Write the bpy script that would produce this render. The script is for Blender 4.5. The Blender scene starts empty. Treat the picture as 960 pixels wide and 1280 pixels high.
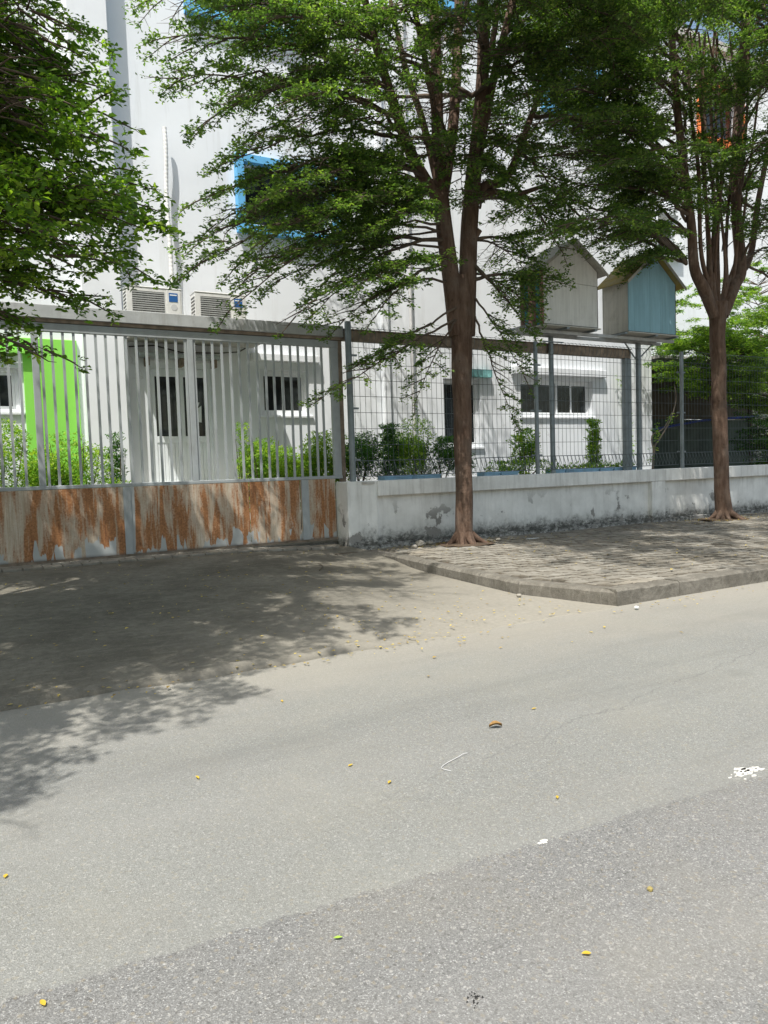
import bpy, bmesh, math, random
import numpy as np
from mathutils import Vector, Matrix
random.seed(7); rng = np.random.default_rng(7)
sc = bpy.context.scene; C = sc.collection
R = math.radians; PI = math.pi

# ------------------------------------------------------------------ camera
F_PX, PSI, TH, RO, CAMH = 924.0, R(29.3), R(3.3), 0.033, 1.45
fw = Vector((math.sin(PSI)*math.cos(TH), math.cos(PSI)*math.cos(TH), -math.sin(TH)))
r0 = Vector((math.cos(PSI), -math.sin(PSI), 0)); u0 = r0.cross(fw)
rt = r0*math.cos(RO) - u0*math.sin(RO); up = u0*math.cos(RO) + r0*math.sin(RO)
cam = bpy.data.cameras.new('camera'); co = bpy.data.objects.new('camera', cam); C.objects.link(co)
co.matrix_world = Matrix(((rt.x, up.x, -fw.x, 0), (rt.y, up.y, -fw.y, 0), (rt.z, up.z, -fw.z, CAMH), (0, 0, 0, 1)))
cam.sensor_fit = 'VERTICAL'; cam.sensor_height = 36; cam.lens = F_PX/1280*36
cam.clip_start = .05; cam.clip_end = 2000; sc.camera = co
def at(px, py, Y):                                   # a sight line met with the upright plane at distance Y
    d = fw + (px-480)/F_PX*rt + (640-py)/F_PX*up; t = Y/d.y
    return Vector((d.x*t, Y, CAMH + d.z*t))

# ------------------------------------------------------------------ sky and sun
SUN = Vector((-.364, -.333, 1)).normalized()
w = bpy.data.worlds.new('World'); sc.world = w; w.use_nodes = True
nt = w.node_tree; bg = nt.nodes['Background']
sky = nt.nodes.new('ShaderNodeTexSky'); sky.sky_type = 'NISHITA'; sky.sun_disc = False
sky.sun_elevation = math.asin(SUN.z); sky.sun_rotation = math.atan2(SUN.x, SUN.y)
sky.air_density = 1.3; sky.dust_density = 3.0; sky.ozone_density = 1.0
tint = nt.nodes.new('ShaderNodeMix'); tint.data_type = 'RGBA'; tint.blend_type = 'MULTIPLY'; tint.inputs[0].default_value = 1
tint.inputs[7].default_value = (1, .985, .91, 1)       # humid, slightly veiled sky
nt.links.new(sky.outputs[0], tint.inputs[6]); nt.links.new(tint.outputs[2], bg.inputs[0]); bg.inputs[1].default_value = 0.15
sl = bpy.data.lights.new('sun', 'SUN'); sl.energy = 4.7; sl.angle = R(.5); sl.color = (1, .965, .905)
so = bpy.data.objects.new('sun', sl); C.objects.link(so)
so.rotation_euler = SUN.to_track_quat('Z', 'Y').to_euler(); so.location = (0, 0, 20)
sc.view_settings.view_transform = 'Standard'; sc.view_settings.look = 'None'
sc.view_settings.exposure = 0.36; sc.view_settings.gamma = 1

# ------------------------------------------------------------------ material helpers
class N:
    def __init__(s, name, rough=.8, spec=.3):
        s.m = bpy.data.materials.new(name); s.m.use_nodes = True; s.t = s.m.node_tree
        s.b = s.t.nodes['Principled BSDF']; s.b.inputs['Roughness'].default_value = rough
        s.b.inputs['Specular IOR Level'].default_value = spec
        s.pos = s.t.nodes.new('ShaderNodeNewGeometry').outputs['Position']
    def put(s, sock, v):
        if hasattr(v, 'is_output') or isinstance(v, bpy.types.NodeSocket): s.t.links.new(v, sock)
        elif isinstance(v, (tuple, list)) and len(v) == 3 and sock.type == 'RGBA': sock.default_value = (*v, 1)
        else: sock.default_value = v
    def map(s, scale=(1, 1, 1), loc=(0, 0, 0), rot=(0, 0, 0), v=None):
        n = s.t.nodes.new('ShaderNodeMapping'); s.put(n.inputs[0], v or s.pos)
        n.inputs['Scale'].default_value = scale; n.inputs['Location'].default_value = loc; n.inputs['Rotation'].default_value = rot
        return n.outputs[0]
    def noise(s, scale, detail=4, rough=.55, v=None, dist=0):
        n = s.t.nodes.new('ShaderNodeTexNoise'); s.put(n.inputs['Vector'], v or s.pos)
        n.inputs['Scale'].default_value = scale; n.inputs['Detail'].default_value = detail
        n.inputs['Roughness'].default_value = rough; n.inputs['Distortion'].default_value = dist
        return n.outputs['Fac']
    def vor(s, scale, v=None, feature='F1', out='Distance', rnd=1):
        n = s.t.nodes.new('ShaderNodeTexVoronoi'); s.put(n.inputs['Vector'], v or s.pos); n.feature = feature
        n.inputs['Scale'].default_value = scale; n.inputs['Randomness'].default_value = rnd
        return n.outputs[out]
    def ramp(s, fac, stops, interp='LINEAR'):
        n = s.t.nodes.new('ShaderNodeValToRGB'); s.put(n.inputs[0], fac); cr = n.color_ramp; cr.interpolation = interp
        while len(cr.elements) < len(stops): cr.elements.new(.5)
        for e, (p, c) in zip(cr.elements, stops):
            e.position = p; e.color = (c, c, c, 1) if isinstance(c, (int, float)) else (*c, 1)
        return n.outputs[0]
    def mix(s, fac, a, b, mode='MIX'):
        n = s.t.nodes.new('ShaderNodeMix'); n.data_type = 'RGBA'; n.blend_type = mode; n.clamp_result = False
        s.put(n.inputs[0], fac); s.put(n.inputs[6], a); s.put(n.inputs[7], b); return n.outputs[2]
    def math(s, op, a, b=0.0, c=0.0, clamp=False):
        n = s.t.nodes.new('ShaderNodeMath'); n.operation = op; n.use_clamp = clamp
        s.put(n.inputs[0], a); s.put(n.inputs[1], b); s.put(n.inputs[2], c); return n.outputs[0]
    def xyz(s, v=None):
        n = s.t.nodes.new('ShaderNodeSeparateXYZ'); s.put(n.inputs[0], v or s.pos); return n.outputs
    def bump(s, h, strength=.5, dist=.01, normal=None):
        n = s.t.nodes.new('ShaderNodeBump'); s.put(n.inputs['Height'], h); n.inputs['Strength'].default_value = strength
        n.inputs['Distance'].default_value = dist
        if normal: s.put(n.inputs['Normal'], normal)
        s.t.links.new(n.outputs[0], s.b.inputs['Normal']); return n.outputs[0]
    def sstep(s, v, a, b):
        n = s.t.nodes.new('ShaderNodeMapRange'); n.interpolation_type = 'SMOOTHSTEP'; s.put(n.inputs[0], v)
        n.inputs[1].default_value = a; n.inputs[2].default_value = b; return n.outputs[0]
    def attr(s, name):
        n = s.t.nodes.new('ShaderNodeAttribute'); n.attribute_name = name; return n.outputs['Fac']
    def info(s):
        return s.t.nodes.new('ShaderNodeObjectInfo').outputs['Random']
    def col(s, v): s.put(s.b.inputs['Base Color'], v); return s

def m_plain(name, c, rough=.6, var=.12, scale=6, spec=.3, metal=0, grime=0.0):
    n = N(name, rough, spec); n.b.inputs['Metallic'].default_value = metal
    a = n.noise(scale, 5); c2 = tuple(x*(1-var) for x in c); c3 = tuple(min(1, x*(1+var)) for x in c)
    v = n.mix(n.ramp(a, [(.3, 0), (.7, 1)]), c2, c3)
    if grime:
        g = n.noise(2.2, 8, .7, v=n.map((3, 3, .6)))
        v = n.mix(n.math('MULTIPLY', n.ramp(g, [(.5, 0), (.75, 1)]), grime), v, (.16, .14, .11))
    n.col(v); n.bump(n.noise(scale*14, 4), .15, .004); return n.m

def m_render_wall(name, base, cracks=True, stain=.45):       # painted render of the building
    n = N(name, .85, .2)
    big = n.noise(.6, 5, .6); fine = n.noise(9, 5)
    v = n.mix(n.ramp(big, [(.35, 0), (.65, 1)]), tuple(x*.93 for x in base), base)
    v = n.mix(n.math('MULTIPLY', n.ramp(n.noise(1.1, 6, .65, v=n.map((4, 4, .35))), [(.52, 0), (.75, 1)]), stain), v, (.46, .46, .44))
    trow = n.noise(1.3, 3, .5, v=n.map((.5, .5, 5)))
    if cracks:
        cr = n.vor(.33, v=n.mix(.12, n.pos, n.t.nodes[-1].outputs[0]) if False else n.map((1, 1, 1.4)), feature='DISTANCE_TO_EDGE')
        wob = n.noise(3.5, 3)
        e = n.math('ADD', cr, n.math('MULTIPLY', n.math('SUBTRACT', wob, .5), .16))
        line = n.ramp(n.math('ABSOLUTE', e), [(0, 1), (.006, 0)])
        gate = n.ramp(n.noise(.7, 2), [(.55, 0), (.6, 1)])
        v = n.mix(n.math('MULTIPLY', n.math('MULTIPLY', line, gate), .35), v, (.35, .34, .32))
    n.col(v); n.bump(n.math('ADD', n.math('MULTIPLY', n.noise(2.0, 2), .8), n.math('MULTIPLY', fine, .25)), .35, .012); return n.m

def m_asphalt():
    n = N('asphalt', .9, .25); X, Y, Z = n.xyz()
    agg = n.vor(245, out='Color'); aggv = n.ramp(n.math('MULTIPLY', n.xyz(agg)[0], 1.0), [(0, .115), (.5, .17), (.85, .22), (.96, .30), (1, .42)])
    grit = n.noise(420, 2, .6); agg2 = n.xyz(n.vor(120, out='Color'))[1]; agg3 = n.xyz(n.vor(100, out='Color'))[2]
    v = n.mix(n.ramp(grit, [(.3, 0), (.7, 1)]), n.mix(1, aggv, (.80, .81, .77), 'MULTIPLY'), aggv)
    v = n.mix(n.ramp(agg2, [(.965, 0), (.975, .45)]), v, (.42, .41, .38))
    v = n.mix(n.ramp(agg2, [(.04, .7), (.055, 0)]), v, (.07, .068, .065))
    v = n.mix(n.ramp(agg3, [(.95, 0), (.965, .4)]), v, (.24, .20, .13))
    v = n.mix(n.ramp(n.noise(1.1, 4, .6), [(.5, 0), (.7, .25)]), v, (.25, .235, .19))
    # the newer strip nearer the camera: its edge runs along the road
    edge = n.math('ADD', n.math('SUBTRACT', n.math('MULTIPLY', X, .075), 2.28), n.math('ADD', Y, n.math('MULTIPLY', n.math('SUBTRACT', n.noise(14, 4, .7), .5), .12)))
    far = n.sstep(edge, -.012, .012)
    farl = n.math('MULTIPLY', far, n.ramp(n.noise(.5, 3), [(.3, .6), (.7, 1)]))
    v = n.mix(farl, v, n.mix(.42, v, (.285, .292, .262)))
    # a lighter worn track and dull patches
    v = n.mix(n.ramp(n.noise(.55, 4, .5, v=n.map((.35, 1.3, 1), (3.1, 1, 0))), [(.42, 0), (.68, .38)]), v, (.27, .265, .25))
    v = n.mix(n.ramp(n.noise(.8, 5, .65, v=n.map((.25, 1.6, 1), (1.3, 5, 0), (0, 0, -.1))), [(.52, 0), (.68, .4)]), v, (.12, .12, .115))
    v = n.mix(n.ramp(n.vor(.9, v=n.map((1, 1, 1), (.4, .2, 0))), [(.03, .3), (.12, 0)]), v, (.09, .088, .08))
    v = n.mix(n.ramp(n.noise(2.3, 4, .6), [(.45, 0), (.75, .22)]), v, (.2, .19, .165))
    # beige dust toward the edge of the road
    du = n.math('ADD', Y, n.math('MULTIPLY', n.math('SUBTRACT', n.noise(1.1, 5, .6, v=n.map((.5, 1, 1))), .5), 1.6))
    v = n.mix(n.math('MULTIPLY', n.sstep(du, 3.7, 5.3), .6), v, n.mix(n.noise(30, 4), (.26, .24, .20), (.37, .345, .295)))
    crk = n.math('ADD', n.math('ADD', Y, n.math('MULTIPLY', X, -.17)), n.math('MULTIPLY', n.math('SUBTRACT', n.noise(2.2, 5, .7), .5), .35))
    v = n.mix(n.math('MULTIPLY', n.ramp(n.math('ABSOLUTE', n.math('SUBTRACT', crk, 2.55)), [(0, .55), (.006, 0)]), n.sstep(X, .1, 3)), v, (.1, .1, .1))
    n.col(v)
    h = n.math('ADD', n.vor(190), n.math('MULTIPLY', n.noise(80, 3), .8))
    h = n.math('SUBTRACT', h, n.math('MULTIPLY', n.math('SUBTRACT', 1, far), .6))
    n.bump(h, .45, .005); return n.m

def m_concrete(name, base, dirt, dust=0.0, scale=1.0, bump=.5):
    n = N(name, .9, .2)
    a = n.noise(1.3*scale, 7, .65); b = n.noise(14*scale, 6, .7); c = n.noise(90, 3)
    v = n.mix(n.ramp(a, [(.36, 0), (.64, 1)]), dirt, base)
    v = n.mix(n.ramp(b, [(.35, .5), (.65, 0)]), v, tuple(x*.55 for x in dirt))
    v = n.mix(n.ramp(c, [(.5, 0), (.8, .35)]), v, tuple(min(1, x*1.5) for x in base))
    sc_ = n.noise(2.0, 8, .75, v=n.map((1.2, 6, 1), rot=(0, 0, .6)), dist=1.2)
    v = n.mix(n.ramp(sc_, [(.54, 0), (.585, .26), (.63, 0)]), v, tuple(min(1, x*1.6) for x in base))
    if dust:
        X, Y, Z = n.xyz(); q = n.math('ADD', Y, n.math('MULTIPLY', n.math('SUBTRACT', n.noise(1.2, 5), .5), 1.4))
        q = n.math('ADD', n.math('MULTIPLY', q, -1), n.math('MULTIPLY', X, .85))
        v = n.mix(n.math('MULTIPLY', n.sstep(q, -5.8, -1.4), dust), v, n.mix(n.noise(25, 4), (.235, .22, .185), (.36, .34, .295)))
    n.col(v); n.bump(n.math('ADD', n.math('ADD', n.math('MULTIPLY', sc_, 1.5), b), n.math('MULTIPLY', c, .4)), bump, .012); return n.m

def m_boundary(name):                                   # whitewashed street wall: mould at its foot, peeled patches
    n = N(name, .9, .2); X, Y, Z = n.xyz()
    v = n.mix(n.ramp(n.noise(2.2, 6, .6), [(.35, 0), (.65, 1)]), (.66, .66, .63), (.82, .82, .79))
    st = n.noise(1.6, 6, .7, v=n.map((7, 7, .5)))
    v = n.mix(n.ramp(st, [(.5, 0), (.72, .3)]), v, (.42, .415, .39))
    hgt = n.math('ADD', Z, n.math('MULTIPLY', n.math('SUBTRACT', n.noise(3.2, 8, .72), .5), .62))
    mould = n.sstep(hgt, .62, .2)
    sp = n.ramp(n.noise(16, 8, .75), [(.42, 0), (.58, 1)])
    v = n.mix(n.math('MULTIPLY', mould, .55), v, (.24, .24, .215))
    v = n.mix(n.math('MULTIPLY', n.sstep(hgt, .50, .22), n.math('MULTIPLY', sp, .9)), v, (.045, .045, .04))
    v = n.mix(n.math('MULTIPLY', n.ramp(n.noise(5, 7, .75, v=n.map((1, 1, 2.5))), [(.4, 0), (.55, .85)]), n.math('MULTIPLY', n.sstep(Z, .40, .27), n.sstep(Z, .16, .25))), v, (.06, .06, .052))
    v = n.mix(n.math('MULTIPLY', n.ramp(n.noise(1, 5, .7, v=n.map((11, 11, .8))), [(.5, 0), (.66, .3)]), n.sstep(Z, .75, 1.02)), v, (.30, .285, .25))
    pe = n.noise(2.6, 6, .62, v=n.map((1, 1, 1), (4.3, 0, 1.7)))
    peel = n.math('MULTIPLY', n.ramp(pe, [(.605, 0), (.612, 1)]), n.sstep(Z, 1.05, .55))
    v = n.mix(peel, v, n.mix(n.noise(30, 4), (.22, .215, .2), (.33, .32, .3)))
    rim = n.math('MULTIPLY', n.ramp(pe, [(.59, 0), (.606, .5), (.607, 0)]), n.sstep(Z, 1.05, .55))
    v = n.mix(rim, v, (.12, .12, .11))
    n.col(v); n.bump(n.math('SUBTRACT', n.math('MULTIPLY', n.noise(20, 6), .5), n.math('MULTIPLY', peel, 1.0)), .6, .012); return n.m

def m_rust():                                           # lower gate sheets
    n = N('rusted_sheet', .65, .35); X, Y, Z = n.xyz()
    paint = n.mix(n.noise(3, 5), (.33, .345, .335), (.44, .455, .445))
    s1 = n.noise(1, 5, .6, v=n.map((6.0, 1, .9)), dist=.4)      # broad vertical streaks
    s2 = n.noise(1, 7, .72, v=n.map((26, 1, 1.6)))
    s3 = n.noise(38, 6, .75)
    cream = n.mix(n.ramp(s2, [(.35, 0), (.65, 1)]), (.40, .33, .24), (.60, .56, .47))
    orange = n.mix(n.ramp(s3, [(.35, 0), (.65, 1)]), (.42, .20, .08), (.20, .085, .035))
    t = n.math('ADD', n.math('MULTIPLY', s1, .62), n.math('ADD', n.math('MULTIPLY', s2, .34), n.math('MULTIPLY', s3, .12)))
    v = n.mix(n.ramp(t, [(.47, .05), (.53, .45), (.575, 1)]), cream, orange)
    v = n.mix(n.ramp(t, [(.62, 0), (.70, .85)]), v, (.13, .045, .02))
    v = n.mix(n.ramp(n.noise(45, 6, .8, v=n.map((1, 1, .6))), [(.5, 0), (.7, .3)]), v, (.30, .17, .09))
    v = n.mix(n.ramp(n.noise(1, 4, .7, v=n.map((60, 1, 1.2))), [(.5, 0), (.62, .3)]), v, (.20, .09, .04))
    # the stained coat ends low down in a ragged, stepped edge and misses some strips
    lo = n.noise(1, 2, .4, v=n.map((2.6, 1, .25), (1.3, 0, 0)))
    blk = n.math('ADD', n.math('MULTIPLY', n.xyz(n.vor(1, v=n.map((9, .01, 1.1), (5, 0, 0)), out='Color'))[0], .55), n.math('MULTIPLY', n.noise(1, 3, .6, v=n.map((14, 1, 3), (5, 0, 0))), .45))
    cut = n.math('SUBTRACT', Z, n.math('ADD', -.40, n.math('ADD', n.math('MULTIPLY', lo, .9), n.math('MULTIPLY', blk, .75))))
    a = n.ramp(n.math('ADD', cut, .5), [(.49, 0), (.505, 1)])
    gaps = n.ramp(n.noise(1, 1, .3, v=n.map((3.1, 1, .2), (9.4, 0, 0))), [(.69, 1), (.70, 0)])
    v = n.mix(n.math('MULTIPLY', a, gaps), paint, v)
    v = n.mix(n.sstep(Z, .42, .34), v, (.12, .1, .085))
    n.col(v); n.bump(n.math('ADD', n.math('MULTIPLY', s3, .5), s2), .3, .004); return n.m

def m_leaf(name, lo, hi, tip, trans=.45, rough=.45):
    n = N(name, rough, .35); a = n.attr('rnd'); b = n.attr('clump')
    v = n.mix(a, lo, hi); v = n.mix(n.ramp(b, [(.6, 0), (1, .85)]), v, tip)
    n.col(v)
    tr = n.t.nodes.new('ShaderNodeBsdfTranslucent'); n.put(tr.inputs[0], n.mix(1, v, (1.25, 1.5, .5), 'MULTIPLY'))
    mx = n.t.nodes.new('ShaderNodeMixShader'); mx.inputs[0].default_value = trans
    out = n.t.nodes['Material Output']
    n.t.links.new(n.b.outputs[0], mx.inputs[1]); n.t.links.new(tr.outputs[0], mx.inputs[2]); n.t.links.new(mx.outputs[0], out.inputs[0])
    return n.m

def m_bark(name, a, b):
    n = N(name, .9, .2)
    s = n.noise(1, 7, .65, v=n.map((14, 14, 3.0))); k = n.noise(30, 5)
    v = n.mix(n.ramp(s, [(.35, 0), (.68, 1)]), a, b)
    v = n.mix(n.ramp(n.noise(3.2, 5), [(.5, 0), (.7, .35)]), v, (.19, .165, .14))
    v = n.mix(n.ramp(n.vor(9, v=n.map((1, 1, .5))), [(.05, .7), (.11, 0)]), v, tuple(x*.35 for x in a))
    n.col(v); n.bump(n.math('ADD', n.math('MULTIPLY', s, 1.3), n.math('MULTIPLY', k, .4)), .8, .03); return n.m

def m_wood(name, c, dirt=.35, moss=None):
    n = N(name, .8, .2)
    g = n.noise(1, 6, .65, v=n.map((22, 22, 1.6))); p = n.noise(5, 7, .7)
    v = n.mix(n.ramp(g, [(.35, 0), (.65, 1)]), tuple(x*.82 for x in c), c)
    v = n.mix(n.ramp(p, [(.52, 0), (.72, dirt)]), v, (.17, .16, .14))
    v = n.mix(n.math('MULTIPLY', n.info(), .18), v, tuple(x*.6 for x in c))
    if moss: v = n.mix(n.ramp(n.noise(4, 7, .7), [(.35, .25), (.6, .9)]), v, moss)
    n.col(v); n.bump(g, .4, .006); return n.m

def m_pavers():
    n = N('paver_concrete', .9, .2)
    v = n.mix(n.ramp(n.noise(2.2, 6, .6), [(.35, 0), (.65, 1)]), (.215, .20, .17), (.30, .285, .25))
    v = n.mix(n.math('MULTIPLY', n.xyz(n.vor(5.2, out='Color'))[0], .5), v, (.14, .125, .10))
    v = n.mix(n.ramp(n.noise(45, 5, .7), [(.5, 0), (.75, .4)]), v, (.12, .11, .09))
    v = n.mix(n.ramp(n.noise(.9, 4, .6, v=n.map((1, 1, 1), (7, 2, 0))), [(.55, 0), (.7, .5)]), v, (.36, .31, .235))
    n.col(v); n.bump(n.noise(60, 5), .5, .006); return n.m

M = {}
M['asphalt'] = m_asphalt()
M['driveway'] = m_concrete('driveway_concrete', (.20, .185, .15), (.11, .10, .078), dust=.85)
M['kerb'] = m_concrete('kerb_concrete', (.225, .21, .18), (.125, .115, .095), scale=1.2, bump=.8)
M['soil'] = m_concrete('soil', (.14, .10, .07), (.075, .055, .038), scale=3, bump=1)
M['joint'] = m_plain('dark_joint_dirt', (.14, .125, .10), .95, .3, 12)
M['yard'] = m_concrete('yard_concrete', (.3, .29, .27), (.2, .19, .17))
M['pavers'] = m_pavers()
M['wall_white'] = m_render_wall('white_render', (.77, .80, .83))
M['wall_pilaster'] = m_render_wall('pilaster_render', (.745, .77, .80), cracks=False, stain=.15)
M['green'] = m_render_wall('lime_green_paint', (.26, .66, .10), cracks=False, stain=.05)
M['bluef'] = m_plain('blue_window_surround', (.13, .42, .72), .6, .06)
M['orangef'] = m_plain('orange_window_surround', (.72, .20, .06), .6, .1)
M['pvc'] = m_plain('white_window_frame', (.76, .78, .80), .35, .04, spec=.5)
M['boundary'] = m_boundary('whitewashed_wall')
M['rust'] = m_rust()
M['gate'] = m_plain('grey_gate_paint', (.33, .355, .36), .5, .08, spec=.4, grime=.35)
M['doorpaint'] = m_plain('pale_blue_grey_door_paint', (.74, .78, .80), .4, .05, spec=.4)
M['beam'] = m_plain('grey_beam_paint', (.40, .415, .415), .55, .1, grime=.55)
M['galv'] = m_plain('galvanised_steel', (.20, .235, .25), .45, .18, spec=.5, metal=.25, grime=.4)
M['rustpost'] = m_plain('rusty_post', (.24, .19, .145), .8, .4, 7, grime=.7)
M['wire'] = m_plain('weathered_wire', (.12, .14, .145), .5, .2, metal=.2)
M['bark'] = m_bark('brown_bark', (.085, .052, .036), (.165, .112, .082))
M['twig'] = m_plain('twig_bark', (.10, .075, .055), .9, .3)
M['leaf'] = m_leaf('small_green_leaf', (.062, .115, .036), (.125, .205, .055), (.28, .37, .09), .52)
M['leaf_near'] = m_leaf('sunlit_green_leaf', (.075, .14, .03), (.15, .26, .04), (.44, .58, .08), .54)  # brighter leaf colour: sunlight on the left boughs is put into the tone
M['leaf_shrub'] = m_leaf('yellow_green_shrub_leaf', (.10, .22, .03), (.26, .42, .05), (.52, .62, .09), .45)
M['leaf_dark'] = m_leaf('dark_green_shrub_leaf', (.03, .085, .025), (.06, .17, .035), (.16, .30, .05), .4)
def glass_dark(name='dark_window_glass', c=(.012, .015, .017)):
    n = N(name, .06, .5); v = n.mix(n.ramp(n.noise(2.5, 4, .6), [(.5, 0), (.7, 1)]), c, tuple(x*3 for x in c)); n.col(v)
    n.bump(n.noise(1.2, 2), .06, .02); return n.m
M['glass'] = glass_dark()
M['glass_teal'] = glass_dark('teal_window_glass', (.10, .22, .22))
M['ac'] = m_plain('ac_casing', (.72, .72, .70), .4, .05, spec=.5, grime=.25)
M['ac_grille'] = m_plain('ac_grille', (.36, .37, .36), .5, .1)
M['ac_dark'] = m_plain('ac_dark_inside', (.06, .062, .06), .6, .2)
M['ac_blue'] = m_plain('ac_label_blue', (.03, .12, .34), .4, .05)
M['grey_lt'] = m_plain('light_grey_plastic', (.55, .55, .55), .5, .05)
M['slab'] = m_plain('weathered_slab', (.50, .49, .46), .85, .15, 4, grime=.8)
M['hood'] = m_plain('grey_hood', (.36, .40, .41), .7, .1, grime=.5)
M['pipe'] = m_plain('white_insulation', (.78, .78, .76), .8, .06)
M['blueplanter'] = m_plain('pale_blue_planter', (.30, .50, .66), .6, .15, grime=.5)
M['bh_white'] = m_wood('white_painted_board', (.68, .68, .64), .15)
M['bh_grey'] = m_wood('grey_white_board', (.52, .51, .46), .3)
M['bh_blue'] = m_wood('pale_blue_board', (.27, .46, .53), .12)
M['bh_pink'] = m_wood('faded_pink_board', (.42, .20, .19), .4)
M['bh_teal'] = m_wood('teal_board', (.04, .19, .25), .4)
M['bh_brown'] = m_wood('brown_board', (.16, .09, .07), .5)
M['bh_roof'] = m_wood('mossy_roof_board', (.30, .27, .18), .4, moss=(.30, .23, .05))
M['bh_roofg'] = m_wood('grey_roof_board', (.42, .41, .37), .4)
M['bh_edge'] = m_plain('dark_edge_batten', (.10, .10, .095), .8, .2)
M['shed_board'] = m_wood('dark_brown_shed_board', (.13, .11, .09), .5)
M['tarp'] = m_plain('dark_green_tarp', (.055, .075, .065), .6, .3, 2)
M['bluepipe'] = m_plain('blue_plastic_pipe', (.02, .05, .35), .4, .05)
M['yleaf'] = m_leaf('fallen_leaf', (.62, .42, .05), (.70, .55, .12), (.45, .38, .12), .25, .6)
M['bleaf'] = m_plain('brown_dry_leaf', (.26, .15, .05), .7, .3, 30)
M['gleaf'] = m_plain('green_fresh_leaf', (.28, .42, .06), .6, .2, 30)
M['litter'] = m_leaf('leaf_litter', (.30, .20, .07), (.62, .48, .12), (.22, .14, .06), .2, .7)
M['splash'] = m_plain('dried_white_paint', (.58, .57, .53), .8, .12, 40)
M['stone'] = m_plain('small_stone', (.30, .28, .24), .9, .3, 40)
M['black'] = m_plain('black_debris', (.03, .03, .03), .8, .3, 40)
M['sticker'] = m_plain('white_paper', (.70, .74, .74), .8, .05)

# ------------------------------------------------------------------ object helpers
ORG = {}
def props(o, label=None, cat=None, group=None, kind=None):
    if label: o['label'] = label
    if cat: o['category'] = cat
    if group: o['group'] = group
    if kind: o['kind'] = kind
    return o
def thing(name, label, cat, loc=(0, 0, 0), group=None):
    o = bpy.data.objects.new(name, None); C.objects.link(o); o.location = loc; o.empty_display_size = .2
    ORG[o.name] = Vector(loc); return props(o, label, cat, group)
def link_mesh(name, me, mat, parent=None, origin=None):
    o = bpy.data.objects.new(name, me); C.objects.link(o)
    if mat and not me.materials: me.materials.append(mat)
    if parent:
        o.parent = parent; ORG[o.name] = ORG.get(parent.name, Vector((0, 0, 0)))
    else: ORG[o.name] = Vector(origin or (0, 0, 0)); o.location = ORG[o.name]
    return o
class MB:
    def __init__(s): s.v = []; s.f = []; s.sm = []
    def add(s, vs, fs, smooth=False):
        k = len(s.v); s.v += [tuple(v) for v in vs]; s.f += [tuple(i+k for i in f) for f in fs]; s.sm += [smooth]*len(fs); return s
    def box(s, x0, x1, y0, y1, z0, z1):
        return s.add([(x0,y0,z0),(x1,y0,z0),(x1,y1,z0),(x0,y1,z0),(x0,y0,z1),(x1,y0,z1),(x1,y1,z1),(x0,y1,z1)],
                     [(0,3,2,1),(4,5,6,7),(0,1,5,4),(1,2,6,5),(2,3,7,6),(3,0,4,7)])
    def tube(s, pts, rad, n=8, smooth=True, cap=True):
        pts = [Vector(p) for p in pts]; m = len(pts)
        if not isinstance(rad, (list, tuple)): rad = [rad]*m
        vs = []; ref = Vector((.31, .95, .07))
        for i, p in enumerate(pts):
            t = (pts[min(i+1, m-1)] - pts[max(i-1, 0)])
            t = t.normalized() if t.length > 1e-9 else Vector((0, 0, 1))
            a = ref - t*ref.dot(t)
            if a.length < .05: a = Vector((1, .2, .1)) - t*t.x
            a.normalize(); ref = a; b = t.cross(a)
            for k in range(n):
                g = 2*PI*k/n; vs.append(p + (a*math.cos(g) + b*math.sin(g))*rad[i])
        fs = [(i*n+k, i*n+(k+1) % n, (i+1)*n+(k+1) % n, (i+1)*n+k) for i in range(m-1) for k in range(n)]
        s.add(vs, fs, smooth)
        if cap: s.add([vs[k] for k in range(n)], [tuple(range(n))[::-1]]); s.add([vs[(m-1)*n+k] for k in range(n)], [tuple(range(n))])
        return s
    def prism(s, poly, axis, a, b):                     # polygon in the two other axes, pushed from a to b along axis
        def P(q, d): return (d, q[0], q[1]) if axis == 'x' else (q[0], d, q[1]) if axis == 'y' else (q[0], q[1], d)
        n = len(poly); vs = [P(q, a) for q in poly] + [P(q, b) for q in poly]
        return s.add(vs, [tuple(range(n)), tuple(range(n, 2*n))[::-1]] + [(i, (i+1) % n, n+(i+1) % n, n+i)[::-1] for i in range(n)])
    def mesh(s, name, off=Vector((0, 0, 0)), bevel=0):
        me = bpy.data.meshes.new(name); me.from_pydata([tuple(Vector(v)-off) for v in s.v], [], s.f)
        me.polygons.foreach_set('use_smooth', s.sm)
        bm = bmesh.new(); bm.from_mesh(me); bmesh.ops.recalc_face_normals(bm, faces=bm.faces)
        if bevel: bmesh.ops.bevel(bm, geom=bm.edges[:], offset=bevel, segments=1, affect='EDGES', clamp_overlap=True)
        bm.to_mesh(me); bm.free()
        return me
    def build(s, name, mat, parent=None, origin=None, bevel=0):
        off = ORG.get(parent.name, Vector((0, 0, 0))) if parent else Vector(origin or (0, 0, 0))
        return link_mesh(name, s.mesh(name, off, bevel), mat, parent, origin)
def boxo(name, mat, parent, x0, x1, y0, y1, z0, z1, bevel=0): return MB().box(x0, x1, y0, y1, z0, z1).build(name, mat, parent, bevel=bevel)

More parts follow.
